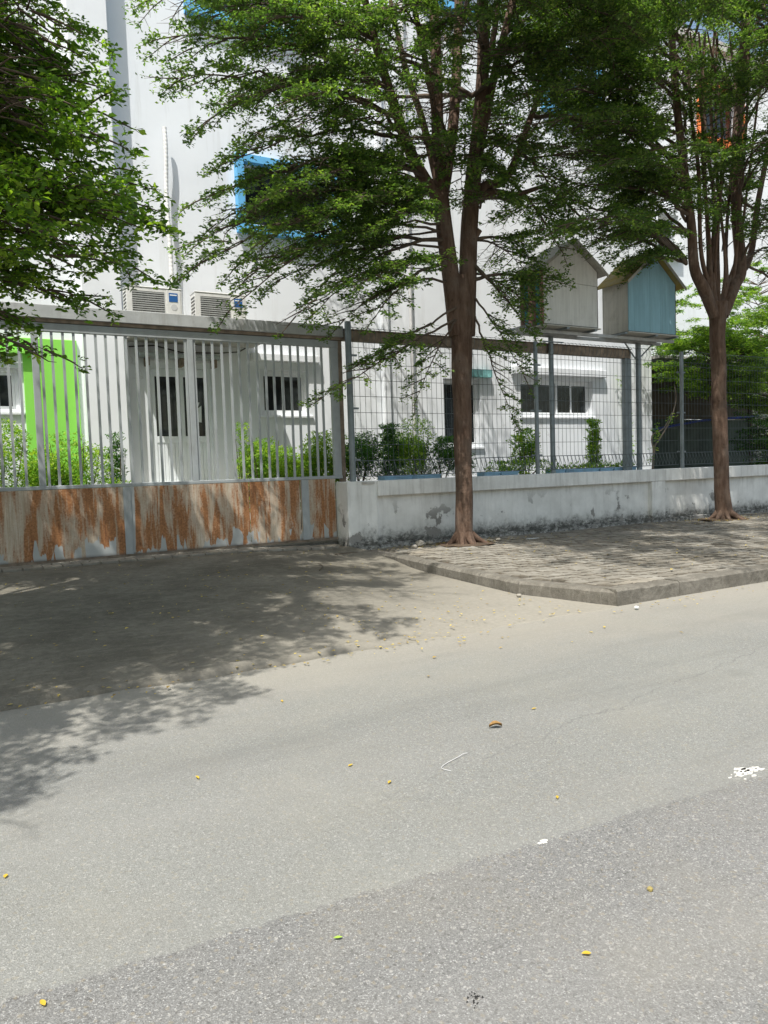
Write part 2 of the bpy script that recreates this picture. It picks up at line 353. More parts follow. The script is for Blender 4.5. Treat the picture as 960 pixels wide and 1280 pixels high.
# ------------------------------------------------------------------ ground, road, driveway, pavement
LEFT = [(5.62, 5.30), (5.24, 6.38), (5.30, 7.9), (5.42, 9.4), (5.26, 10.5)]      # outer foot of the side kerb
def xleft(y):
    if y <= LEFT[0][1]: return LEFT[0][0]
    for (x0, y0), (x1, y1) in zip(LEFT, LEFT[1:]):
        if y <= y1: return x0 + (x1-x0)*(y-y0)/(y1-y0)
    return LEFT[-1][0]
def sst(v, a, b): t = max(0, min(1, (v-a)/(b-a))); return t*t*(3-2*t)
def drive_z(x, y):
    z = .025 + .285*max(0, min(1, (y-5.2)/4.9))**1.05; k = sst(x, 3.0, 5.2)
    return z*(1 - .75*k*(1-sst(y, 8.3, 10.6))) - .07*k*sst(y, 8, 10.5)
def pave_z(x, y): return .15 + .035*(y-5.3)/5.2

g = MB(); g.add([(-300, -300, -.02), (300, -300, -.02), (300, 300, -.02), (-300, 300, -.02)], [(0, 1, 2, 3)])
props(g.build('ground', M['soil']), kind='structure')
def grid(name, mat, xs, ys, fz, keep=lambda x, y: True):
    vs = [(x, y, fz(x, y)) for y in ys for x in xs]; n = len(xs)
    fs = [(j*n+i, j*n+i+1, (j+1)*n+i+1, (j+1)*n+i) for j in range(len(ys)-1) for i in range(n-1) if keep(xs[i], ys[j])]
    b = MB(); b.add(vs, fs, True); return b.build(name, mat)
lin = lambda a, b, n: [a+(b-a)*i/(n-1) for i in range(n)]
def road_z(x, y): return .010*math.sin(x*.9+y*.6)*sst(y, 3.5, 5.4)*0 
road = grid('road', M['asphalt'], [-150, -40, -12] + lin(-6, 14, 60) + [30, 60, 150], [-7.5, -5, -2] + lin(0, 5.42, 24), road_z)
props(road, kind='structure')
def drive_edge(x): return 5.20 + .03*math.sin(x*3.1) + .02*math.sin(x*7.7+1)
xs = lin(-14, 5.75, 110); TT = [0, .0008, .003, .006, .009, .012, .016, .021, .028, .037] + lin(.05, 1, 50); ny = len(TT)
vs = []; fs = []
for j, t in enumerate(TT):
    for x in xs:
        y0 = drive_edge(x) + .018*math.sin(x*23+1)*math.sin(x*9) + max(0, (x-3.0))*.02; y = y0 + (10.98-y0)*t; k = sst(x, 2.4, 3.8)
        xx = x if x < 3 else 3+(x-3)/2.75*(xleft(y)-.014-3)
        lip = .030*math.exp(-((y-y0-.075)/.045)**2)*(.8+.3*math.sin(x*5)+.25*math.sin(x*13))*(1-k)
        z = drive_z(xx, y) + lip + (.004*random.random() if .004 < t < .04 or t > .1 else 0)*(1-k*.7)
        e = sst(y, y0, y0+.7); z = z*(1-k) + k*(z*e + .003*(1-e))
        if j == 0: z = -.01
        elif j == 1: z = min(z, .012)
        vs.append((xx, y, z))
n = len(xs); fs = [(j*n+i, j*n+i+1, (j+1)*n+i+1, (j+1)*n+i) for j in range(ny-1) for i in range(n-1)]
dw = MB().add(vs, fs, True).build('driveway', M['driveway']); props(dw, kind='structure')
# row of bricks in front of the gate
for row in range(2):
    x = -3.2 + row*.12
    while x < 5.0:
        L = .235; y0 = 10.42 + row*.2; z = drive_z(x+.1, y0) + .030 + random.uniform(-.004, .006)
        o = MB().box(x, x+L-.012, y0, y0+.188, z-.05, z).build('brick', M['pavers'], dw, bevel=.006)
        x += L
# pavement: bed, interlocking pavers
pv = MB()
xs_ = [5.3, 5.6, 6, 8, 12, 20, 40, 80]; 
vs = []; ys = lin(5.32, 10.5, 12)
for y in ys:
    xl = xleft(y)+.04
    for x in [xl] + [max(xl+.01*k, q) for k, q in enumerate(xs_[1:], 1)]: vs.append((x, y, pave_z(x, y)-.03))
n = 8; pv.add(vs, [(j*n+i, j*n+i+1, (j+1)*n+i+1, (j+1)*n+i) for j in range(len(ys)-1) for i in range(n-1)])
pav = pv.build('pavement', M['soil']); props(pav, kind='structure')
PL, PW, PA = .25, .185, .026
def paver_mb(cx=0, cy=0, cz=0, tx=0, ty=0, rz=0):
    a = [(-.5, -1), (-.25, 1), (.25, -1), (.5, 1)]
    up_ = [(q*PL*.965, PW/2*.95 + s_*PA) for q, s_ in [(-.5, 0), (-.25, 1), (.25, -1), (.5, 0)]]
    dn_ = [(q*PL*.965, -PW/2*.95 + s_*PA) for q, s_ in [(-.5, 0), (-.25, 1), (.25, -1), (.5, 0)]]
    out = dn_ + up_[::-1]; k = len(out)
    top = [(x*.90, y*.84, 0) for x, y in out]; mid = [(x*.965, y*.935, -.014) for x, y in out]; bot = [(x, y, -.045) for x, y in out]
    V = top+mid+bot; c, s_ = math.cos(rz), math.sin(rz)
    V = [(cx + x*c - y*s_, cy + x*s_ + y*c, cz + z + x*tx + y*ty) for x, y, z in V]
    Fc = [tuple(range(k))] + [(i, k+i, k+(i+1) % k, (i+1) % k) for i in range(k)] + [(k+i, 2*k+i, 2*k+(i+1) % k, k+(i+1) % k) for i in range(k)]
    return V, Fc
cells = []; j = 0; y = 5.56
while y < 10.44:
    x = 5.2 + (j % 2)*PL/2
    while x < 34:
        if x - PL/2 > xleft(y)+.14 and not ((x-7.1)**2 + (y-9.95)**2 < .16) and not ((x-13.35)**2+(y-9.95)**2 < .12): cells.append((x, y))
        x += PL
    y += PW; j += 1
cells.sort(key=lambda c: (c[0]**2 + c[1]**2)); near, far_ = cells[:300], cells[300:]
V, Fc = paver_mb(); pb = MB().add(V, Fc); pme = pb.mesh('paver'); pme.materials.append(M['pavers']); pme.materials.append(M['joint'])
for p_ in pme.polygons: p_.material_index = 0 if abs(p_.normal.z) > .95 else 1
def sag(x, y): return .010*math.sin(x*1.7+1)*math.sin(y*1.9) - .03*math.exp(-((x-5.9)**2+(y-5.9)**2)/.15)*0
for x, y in near:
    o = bpy.data.objects.new('paver', pme); C.objects.link(o); o.parent = pav
    o.location = (x, y, pave_z(x, y)+sag(x, y)+random.uniform(-.005, .005)); o.rotation_euler = (random.gauss(0, .035), random.gauss(0, .025), random.gauss(0, .02))
    ORG[o.name] = Vector((0, 0, 0))
b = MB()
for x, y in far_:
    V, Fc = paver_mb(x, y, pave_z(x, y)+sag(x, y)+random.uniform(-.005, .005), random.gauss(0, .03), random.gauss(0, .035), random.gauss(0, .02)); b.add(V, Fc)
me = bpy.data.meshes.new('paver_field'); me.from_pydata(b.v, [], b.f); o = link_mesh('paver_field', me, M['pavers'], pav); me.materials.append(M['joint'])
me.polygons.foreach_set('material_index', [0 if len(p_.vertices) > 4 else 1 for p_ in me.polygons])
o = o; o['kind'] = 'stuff'
# kerb stones
kerb = MB().box(5.7, 80, 5.34, 5.46, -.05, .07).build('kerb', M['kerb']); props(kerb, kind='structure')
def rough_prism(pts_top, zt, mat_parent, name='kerb_stone', w_in=.2, sub=6):
    pass
x = 5.62; k = 0
while x < 26:
    L = random.uniform(.92, 1.05); b = MB(); ns = 10; vs = []
    for i in range(ns+1):
        xx = x + (L-.012)*i/ns; j1 = random.uniform(-.006, .006); zt = pave_z(xx, 5.3) + .012 + random.uniform(-.006, .004)
        vs += [(xx, 5.28+j1*.4, -.04), (xx, 5.285+j1, zt-.02), (xx, 5.31+j1, zt), (xx, 5.475+j1, zt+random.uniform(-.004, .004)), (xx, 5.475, -.04)]
    fs = [(i*5+q, (i+1)*5+q, (i+1)*5+(q+1) % 5, i*5+(q+1) % 5) for i in range(ns) for q in range(5)]
    b.add(vs, fs + [tuple(range(5))[::-1], tuple(range(ns*5, ns*5+5))])
    b.build('kerb_stone', M['kerb'], kerb); x += L
for (xa, ya), (xb, yb) in zip(LEFT, LEFT[1:]):
    seg = Vector((xb-xa, yb-ya, 0)); nrm = Vector((seg.y, -seg.x, 0)).normalized()
    cnt = max(1, round(seg.length/1.0))
    for c in range(cnt):
        b = MB(); ns = 10; vs = []
        for i in range(ns+1):
            t = (c + (i/ns)*.988)/cnt; p = Vector((xa, ya, 0)) + seg*t; j1 = random.uniform(-.0015, .0015); wd = .17 + random.uniform(-.02, .025)
            zt = pave_z(p.x, p.y) + .006 + random.uniform(-.003, .002)
            q = [p + nrm*(.0+j1*.3), p + nrm*(.004+j1), p + nrm*(.04+j1), p + nrm*wd, p + nrm*wd]
            for qq, z in zip(q, (-.04, zt-.03, zt, zt+.002, -.04)): vs.append((qq.x, qq.y, z))
        fs = [(i*5+q, (i+1)*5+q, (i+1)*5+(q+1) % 5, i*5+(q+1) % 5) for i in range(ns) for q in range(5)]
        b.add(vs, fs + [tuple(range(5))[::-1], tuple(range(ns*5, ns*5+5))])
        b.build('kerb_stone', M['kerb'], kerb)
# yard behind the gate and the raised bed behind the wall
b = MB(); b.box(-14, 60, 10.98, 40, -.01, .30); props(b.build('yard', M['yard']), kind='structure')
b = MB(); b.box(5.55, 60, 10.96, 12.3, .302, 1.12); bed = b.build('planting_bed', M['soil']); props(bed, kind='structure')

# ------------------------------------------------------------------ school building
FY = 14.0
bld = thing('school_building', 'tall white school building behind the gate and fence with blue framed upper windows', 'building', (6.9, FY, 0))
def wall_with_holes(name, mat, parent, x0, x1, z0, z1, y0, y1, holes):
    cuts = sorted({x0, x1, *[h[0] for h in holes], *[h[1] for h in holes]}); b = MB()
    for a, c in zip(cuts, cuts[1:]):
        hs = sorted([(h[2], h[3]) for h in holes if h[0] <= a+1e-6 and h[1] >= c-1e-6]); z = z0
        for p, q in hs: b.box(a, c, y0, y1, z, p); z = q
        b.box(a, c, y0, y1, z, z1)
    o = b.build(name, mat, parent); me = o.data
    bm = bmesh.new(); bm.from_mesh(me); bmesh.ops.remove_doubles(bm, verts=bm.verts, dist=1e-5); bm.to_mesh(me); bm.free()
    return o
def window(parent, x0, x1, z0, z1, Y, panes, recess=.12, fw_=.06, glass='glass', fmat='pvc', widths=None, surround=None, sill=True, proud=.06):
    Yf = Y + recess; f = MB(); t = fw_
    f.box(x0, x0+t, Yf, Yf+.06, z0, z1); f.box(x1-t, x1, Yf, Yf+.06, z0, z1)
    f.box(x0+t, x1-t, Yf, Yf+.06, z0, z0+t); f.box(x0+t, x1-t, Yf, Yf+.06, z1-t, z1)
    W = parent
    fr = f.build('window', M[fmat], W, bevel=.006)
    edges = panes
    for i, (a, c) in enumerate(edges):
        s = MB(); q = .05; yo = Yf + .012 + (.02 if i % 2 else 0)
        s.box(a, a+q, yo, yo+.035, z0+t, z1-t); s.box(c-q, c, yo, yo+.035, z0+t, z1-t)
        s.box(a+q, c-q, yo, yo+.035, z0+t, z0+t+q); s.box(a+q, c-q, yo, yo+.035, z1-t-q, z1-t)
        s.build('sash', M[fmat], fr, bevel=.004)
        MB().box(a+q-.005, c-q+.005, yo+.015, yo+.021, z0+t+q-.005, z1-t-q+.005).build('pane', M[glass], fr)
    if sill: MB().box(x0-.06, x1+.06, Y-.05, Yf+.02, z0-.05, z0-.003).build('sill', M['wall_white'], fr, bevel=.006)
    MB().box(x0-.02, x1+.02, Y+.21, Y+.24, z0-.05, z1+.05).build('dark_backing', M['ac_dark'], fr)  # dark sheet in place of the unlit room behind the panes
    return fr
H = 13.2
holes = [(5.16, 6.20, 2.60, 3.50), (2.99, 4.17, 1.25, 3.58), (9.50, 10.54, 1.9, 3.46), (11.74, 14.12, 2.62, 3.52),
         (4.95, 6.86, 6.25, 7.42), (4.12, 6.1, 10.1, 11.4), (9.3, 10.75, 11.7, 12.8), (12.7, 14.3, 10.1, 11.4)]
wall_with_holes('wall', M['wall_white'], bld, 2.54, 16.3, 0, H, FY, FY+.2, holes)
wall_with_holes('wall', M['wall_white'], bld, -12, 1.90, 0, H, 13.96, 14.16, [(-.35, .86, 2.62, 3.36), (-4.35, -2.6, 2.62, 3.36), (-4.3, -2.6, 6.2, 7.4)])
boxo('pilaster', M['wall_pilaster'], bld, 1.88, 2.54, 13.64, 14.3, 0, H, .012)
boxo('side_wall', M['wall_white'], bld, 16.1, 16.3, FY+.2, 24, 0, H)
boxo('side_wall', M['wall_white'], bld, -12, -11.8, FY+.16, 24, 0, H)
boxo('rear_wall', M['wall_white'], bld, -12, 16.3, 24, 24.2, 0, H)
boxo('roof', M['slab'], bld, -12.3, 16.6, 13.5, 24.5, H+.003, H+.3)
boxo('pilaster', M['wall_white'], bld, 7.9, 8.06, 13.88, 13.998, 0, H, .01)
boxo('plinth', M['slab'], bld, -12, 1.87, 13.9, 13.955, .3, 1.2); boxo('plinth', M['slab'], bld, 2.56, 16.25, 13.92, 13.995, .3, 1.18)
for x0, x1 in ((8.6, 8.66), (2.62, 2.66)):
    MB().tube([(x0+.03, 13.9, .3), (x0+.03, 13.9, H)] if x0 > 5 else [(x0, 13.9, 1.0), (x0, 13.9, 3.8)], .04 if x0 > 5 else .015, 8).build('drainpipe', M['grey_lt'], bld)
# green painted surround of the ground floor window at the left
boxo('green_panel', M['green'], bld, .93, 1.79, 13.90, 13.957, .9, 3.86, .006)
boxo('green_panel', M['green'], bld, -2.0, .928, 13.90, 13.957, 3.64, 3.86, .006)
boxo('ledge', M['green'], bld, -2.0, 1.15, 13.80, 13.898, 3.585, 3.637, .006)
window(bld, -.35, .86, 2.62, 3.36, 13.96, [(-.29, .27), (.24, .80)])
window(bld, -4.35, -2.6, 2.62, 3.36, 13.96, [(-4.29, -3.45), (-3.48, -2.66)])
window(bld, -4.3, -2.6, 6.2, 7.4, 13.96, [(-4.24, -3.43), (-3.46, -2.66)])
window(bld, 5.16, 6.20, 2.60, 3.50, FY, [(5.22, 5.70), (5.67, 6.14)])
window(bld, 9.50, 10.54, 1.9, 3.46, FY, [(9.56, 10.48)])
window(bld, 11.74, 14.12, 2.62, 3.52, FY, [(11.80, 12.38), (12.36, 12.96), (12.98, 13.50), (13.48, 14.06)])
for x0, x1, z0, z1 in ((4.95, 6.86, 6.25, 7.42), (4.12, 6.1, 10.1, 11.4), (9.3, 10.75, 11.7, 12.8), (12.7, 14.3, 10.1, 11.4)):
    m_ = (x0+x1)/2
    fr = window(bld, x0, x1, z0, z1, FY, [(x0+.06, m_+.02), (m_-.02, x1-.06)], glass='glass', sill=False)
    s = MB(); y0, y1, t = FY-.16, FY-.002, .15
    s.box(x0-t, x0, y0, y1, z0-t, z1+t); s.box(x1, x1+t, y0, y1, z0-t, z1+t); s.box(x0, x1, y0, y1, z1, z1+t); s.box(x0, x1, y0, y1, z0-t, z0)
    s.build('surround', M['bluef'], fr, bevel=.006)
# hoods above ground floor windows
boxo('window_hood', M['wall_white'], bld, 4.97, 6.40, 13.86, 13.998, 3.66, 3.80, .008)
boxo('window_hood', M['wall_white'], bld, 11.45, 14.5, 13.86, 13.998, 3.62, 3.80, .008)
boxo('window_hood', M['glass_teal'], bld, 10.0, 10.8, 13.86, 13.998, 3.50, 3.68, .008)
# double door with its hood and the canopy above
dr = MB(); t = .06
dr.box(2.99, 3.05, FY+.05, FY+.15, 1.25, 3.58); dr.box(4.11, 4.17, FY+.05, FY+.15, 1.25, 3.58); dr.box(3.05, 4.11, FY+.05, FY+.15, 3.46, 3.58)
door = dr.build('door', M['doorpaint'], bld, bevel=.006)
for i, (a, c) in enumerate(((3.053, 3.578), (3.582, 4.107))):
    s = MB(); ga, gc = a+.07, c-.07; yo = FY+.07
    s.box(a, ga, yo, yo+.05, 1.26, 3.455); s.box(gc, c, yo, yo+.05, 1.26, 3.455); s.box(ga, gc, yo, yo+.05, 3.30+.01, 3.455)
    s.box(ga, gc, yo, yo+.05, 2.08, 2.20); s.box(ga, gc, yo, yo+.05, 1.26, 1.36)
    s.build('door_leaf', M['doorpaint'], door, bevel=.005)
    for k in range(6):
        w_ = (gc-ga)/6; MB().box(ga+k*w_+.003, ga+(k+1)*w_-.003, yo+.012, yo+.035, 1.36, 2.08).build('panel_strip', M['doorpaint'], door, bevel=.003)
    MB().box(ga-.003, gc+.003, yo+.02, yo+.028, 2.2, 3.31).build('pane', M['glass'], door)
MB().prism([(3.83, 2.48), (3.97, 2.46), (3.98, 2.78), (3.90, 2.72), (3.95, 2.84), (3.82, 2.82)], 'y', FY+.084, FY+.088).build('sticker', M['sticker'], door)
hd = MB().box(3.53, 3.56, FY+.03, FY+.06, 2.2, 2.34).box(3.54, 3.555, FY+.03, FY+.08, 2.26, 2.28); hd.build('handle', M['galv'], door)
boxo('door_hood', M['hood'], bld, 2.80, 4.30, 13.72, 13.998, 3.62, 3.69, .006)
for x in (2.93, 3.55, 4.17): boxo('hood_bracket', M['rustpost'], bld, x, x+.06, 13.78, 13.998, 3.47, 3.617)
boxo('canopy', M['slab'], bld, 2.60, 5.02, 12.95, 13.998, 3.90, 4.03, .012)
boxo('doorstep', M['slab'], bld, 2.7, 4.6, 13.2, 13.915, .31, 1.24)
MB().tube([(2.66, 13.9, 3.80), (3.1, 13.88, 3.84), (3.6, 13.9, 3.74), (4.3, 13.9, 3.76), (4.7, 13.88, 3.80), (4.84, 13.9, 3.88)], .012, 6).build('cable', M['black'], bld)

# insulated pipe climbing the wall
pts = []; rad = []
for i in range(150):
    t = i/149; z = 4.70 + 3.05*t; pts.append((3.46 + .012*math.sin(t*9) + (.05*math.exp(-t*14)), 13.83 + .02*math.sin(t*12), z)); rad.append(.034 + .007*abs(math.sin(i*.9)))
o = MB().tube(pts, rad, 8).build('insulated_pipe', M['pipe']); props(o, 'long white lagged pipe climbing the wall above the left air conditioner', 'pipe')
# floodlight
fl = thing('floodlight', 'small white floodlight fixed to the wall above the gate', 'floodlight', (1.62, 13.8, 7.9))
b = MB(); b.prism([(13.50, 7.86), (13.60, 7.82), (13.66, 8.02), (13.56, 8.06)], 'x', 1.47, 1.79); b.build('housing', M['ac'], fl, bevel=.006)
boxo('bracket', M['galv'], fl, 1.58, 1.68, 13.62, 13.955, 7.9, 7.95)
# air conditioners
def ac_unit(x0, label):
    y0, y1, z0, z1, W_ = 13.02, 13.34, 4.075, 4.66, .92; x1 = x0+W_
    t = thing('air_conditioner', label, 'air conditioner', (x0+W_/2, 13.18, 4.03), 'outdoor air conditioning units on the canopy')
    s = MB(); gx0, gx1, gz0, gz1 = x0+.09, x0+.63, z0+.05, z1-.06
    s.box(x0, gx0, y0, y1, z0, z1-.001); s.box(gx1, x1, y0, y1, z0, z1-.001); s.box(gx0, gx1, y0, y1, z0, gz0); s.box(gx0, gx1, y0, y1, gz1, z1-.001)
    s.build('casing', M['ac'], t)
    boxo('lid', M['ac'], t, x0-.008, x1+.008, y0-.008, y1+.008, z1, z1+.018, .006)
    boxo('inside', M['ac_dark'], t, gx0, gx1, y0+.06, y1-.01, gz0, gz1)
    g_ = MB(); k = 13
    for i in range(k): z = gz0 + (gz1-gz0)*(i+.5)/k; g_.box(gx0, gx1, y0+.001, y0+.022, z-.010, z+.010)
    for i in range(5): x = gx0+(gx1-gx0)*(i+.5)/5; g_.box(x-.004, x+.004, y0+.022, y0+.03, gz0, gz1)
    o = g_.build('grille', M['ac_grille'], t); o['kind'] = 'stuff'
    f_ = MB(); cx, cz = (gx0+gx1)/2, (gz0+gz1)/2
    for i in range(3):
        a = 2*PI*i/3; f_.add([(cx, y0+.045, cz), (cx+.2*math.cos(a), y0+.04, cz+.2*math.sin(a)), (cx+.2*math.cos(a+1), y0+.055, cz+.2*math.sin(a+1))], [(0, 1, 2)])
    f_.build('fan_blades', M['ac_grille'], t)
    boxo('front_panel', M['ac'], t, gx1+.03, x1-.02, y0-.008, y0-.0005, z0+.02, z1-.02, .003)
    lb = MB().box(x0+.70, x0+.85, y0-.012, y0-.0085, z1-.21, z1-.06).build('label_plate', M['ac_blue'], t)
    boxo('label_strip', M['sticker'], t, x0+.715, x0+.835, y0-.0145, y0-.0125, z1-.105, z1-.085)
    d = MB(); cx, cz = x0+.785, z1-.30
    d.add([(cx+.055*math.cos(2*PI*i/20), y0-.011, cz+.055*math.sin(2*PI*i/20)) for i in range(20)] + [(cx+.055*math.cos(2*PI*i/20), y0-.0085, cz+.055*math.sin(2*PI*i/20)) for i in range(20)],
          [tuple(range(20))] + [(i, (i+1) % 20, 20+(i+1) % 20, 20+i) for i in range(20)]); d.build('round_badge', M['grey_lt'], t)
    sl_ = MB()
    for r_ in range(8): 
        for c_ in range(3): sl_.box(x0-.004, x0-.0005, y0+.05+c_*.08, y0+.11+c_*.08, z0+.07+r_*.06, z0+.10+r_*.06)
    o = sl_.build('side_louvres', M['ac_dark'], t); o['kind'] = 'stuff'
    for xx in (x0+.12, x1-.2): boxo('foot', M['galv'], t, xx, xx+.06, y0+.0, y1, 4.031, z0-.001)
ac_unit(2.50, 'white outdoor air conditioner at the foot of the lagged pipe')
ac_unit(3.66, 'white outdoor air conditioner half hidden by hanging twigs, right of the pipe')

# ------------------------------------------------------------------ gate
GY = 10.88
gt = thing('sliding_gate', 'tall grey barred sliding gate with rust streaked lower sheets', 'gate', (2.5, GY, .3))
boxo('top_rail', M['gate'], gt, -3.2, 5.34, GY-.03, GY+.03, 3.43, 3.545, .006)
boxo('middle_rail', M['gate'], gt, -3.2, 5.34, GY-.035, GY+.035, 1.325, 1.375, .006)
boxo('bottom_rail', M['rustpost'], gt, -3.2, 5.22, GY-.02, GY+.03, .335, .38)
for x in (-1.16, .88, 2.94): boxo('frame_post', M['gate'], gt, x-.042, x+.042, GY-.032, GY+.032, 1.3755, 3.4295, .004)
boxo('frame_post', M['gate'], gt, 5.20, 5.33, GY-.033, GY+.033, 1.3755, 3.4295, .004)
x = -3.1
bars = [-3.0 + .1365*i for i in range(62)]
for x in bars:
    if min(abs(x-p) for p in (-1.16, .88, 2.94, 5.26)) < .065 or x > 5.16: continue
    j_ = random.uniform(-.006, .006)
    boxo('bar', M['gate'], gt, x-.0165+j_, x+.0165+j_, GY-.014, GY+.014, 1.3755, 3.4295)
seams = [-3.2, -1.0, .26, 1.92, 3.74, 4.58, 5.20]
for a, c in zip(seams, seams[1:]):
    nx = max(2, int((c-a)/.12)); vs = []
    for i in range(nx+1):
        x = a+.006+(c-a-.012)*i/nx; d = .004*math.sin(x*9)+.003*random.random()
        vs += [(x, GY-.032-d, .372), (x, GY-.034-d*.4, .85), (x, GY-.032, 1.324), (x, GY-.026, 1.324), (x, GY-.026, .372)]
    fs = [(i*5+q, (i+1)*5+q, (i+1)*5+(q+1) % 5, i*5+(q+1) % 5) for i in range(nx) for q in range(5)]
    MB().add(vs, fs + [tuple(range(5))[::-1], tuple(range(nx*5, nx*5+5))]).build('sheet_panel', M['rust'], gt)
for a, c in ((1.895, 1.995), (4.60, 4.72)): boxo('joint_strip', M['gate'], gt, a, c, GY-.050, GY-.040, .374, 1.324)
# overhead guide beam over the gate and, behind the mesh, on to the end post
bm_ = thing('overhead_beam', 'long grey overhead guide beam above the gate and behind the mesh', 'beam', (4, 10.86, 3.56))
boxo('beam_channel', M['beam'], bm_, -3.6, 5.42, 10.80, 10.98, 3.60, 3.775, .006)
boxo('beam_flange', M['rustpost'], bm_, -3.6, 5.42, 10.84, 10.95, 3.552, 3.598)
boxo('beam_channel', M['rustpost'], bm_, 5.423, 12.02, 10.84, 10.96, 3.56, 3.725, .004)
boxo('beam_flange', M['rustpost'], bm_, 5.423, 12.02, 10.82, 10.99, 3.73, 3.745)
boxo('end_post', M['galv'], bm_, 11.86, 12.02, 10.84, 10.96, 1.1, 3.555, .006)
boxo('end_post', M['rustpost'], bm_, 5.335, 5.42, 10.88, 10.98, .3, 3.548, .006)

# ------------------------------------------------------------------ low wall
wl = thing('boundary_wall', 'low whitewashed street wall with recessed panels and mouldy foot', 'wall', (12, 10.7, .15))
piers = [(5.24, 5.78), (12.2, 12.6), (19.4, 19.8), (26.6, 27.0)]
for i, (a, c) in enumerate(piers):
    boxo('pier', M['boundary'], wl, a, c, 10.50, 10.93 if i == 0 else 10.85, 0, 1.0195 if i else 1.27, .008)
for (a0, a), (c, c1) in zip(piers, piers[1:]):
    nx = 30; vs = []
    boxo('recessed_panel', M['boundary'], wl, a, c, 10.60, 10.83, .2515, 1.0195)
    boxo('plinth', M['boundary'], wl, a, c, 10.53, 10.84, 0, .25, .012)
boxo('coping', M['boundary'], wl, 5.782, 27.0, 10.49, 10.93, 1.02, 1.268, .01)
boxo('coping_patch', M['slab'], wl, 5.50, 5.72, 10.47, 10.499, 1.225, 1.262)

# ------------------------------------------------------------------ mesh fence
fn = thing('mesh_fence', 'welded wire mesh fence on steel posts above the low wall', 'fence', (11, 10.7, 1.27))
posts = [5.45, 9.31, 13.33, 17.3, 21.3]
MB().tube([(5.45, 10.70, 1.27), (5.45, 10.70, 3.83)], .052, 14).build('post', M['galv'], fn)
for x in posts[1:]: MB().tube([(x, 10.66, 1.27), (x, 10.66, 3.72)], .04, 12).build('post', M['galv'], fn)
for x in posts:
    for z in (1.62, 2.45, 3.3): boxo('clamp', M['galv'], fn, x-.0 if x < 6 else x-.10, x+.14, 10.68, 10.715, z-.015, z+.015)
MB().tube([(9.31, 10.66, 3.72), (9.31, 10.64, 4.35)], .013, 6).build('rod', M['galv'], fn)
prof = [(1.34, 0), (1.47, -.055), (1.60, 0), (3.52, 0), (3.60, -.05), (3.68, -.05), (3.75, .0), (3.76, .03)]
for a, c in zip(posts, posts[1:]):
    b = MB(); x = a + .09
    while x < c-.04:
        dx = .0
        b.tube([(x, 10.72+d, z) for z, d in prof], .0036, 4, cap=False); x += .0995
    zz = [1.345, 1.60] + [1.60+.262*i for i in range(1, 8)] + [3.52, 3.75]
    for z in zz: b.tube([(a+.05, 10.727, z), ((a+c)/2, 10.727, z-.004), (c-.05, 10.727, z)], .0042 if z not in (1.345, 1.60) else .007, 4, cap=False)
    x = a+.09                                           # raked wires in the lower fold
    while x < c-.15:
        b.tube([(x, 10.70, 1.59), (x+.05, 10.67, 1.36)], .0036, 4, cap=False); b.tube([(x+.0995, 10.70, 1.59), (x+.05, 10.67, 1.36)], .0036, 4, cap=False); x += .0995
    o = b.build('mesh_panel', M['wire'], fn); o['kind'] = 'stuff'

# ------------------------------------------------------------------ birdhouses on poles
st = thing('birdhouse_stand', 'two steel poles and cross bars carrying the pair of wooden birdhouses', 'stand', (10.9, 10.7, 1.27))
MB().tube([(9.80, 10.78, 1.27), (9.80, 10.78, 3.86)], .048, 12).build('pole', M['galv'], st)
MB().tube([(12.16, 10.78, 1.27), (12.16, 10.78, 3.86)], .055, 12).build('pole', M['galv'], st)
for y in (10.52, 10.86): boxo('cross_bar', M['beam'], st, 8.75, 12.9, y-.03, y+.03, 3.861, 3.92, .004)
for x in (8.9, 9.8, 10.5, 11.3, 12.16, 12.75): boxo('rung', M['galv'], st, x-.03, x+.03, 10.30, 11.08, 3.922, 3.955)
MB().tube([(12.2, 10.8, 3.55), (12.6, 10.8, 3.86)], .015, 6).build('brace', M['galv'], st); MB().tube([(12.1, 10.8, 3.55), (11.8, 10.8, 3.86)], .015, 6).build('brace', M['galv'], st)
boxo('flat_bar', M['galv'], st, 9.55, 10.05, 10.70, 10.73, 3.74, 3.76)
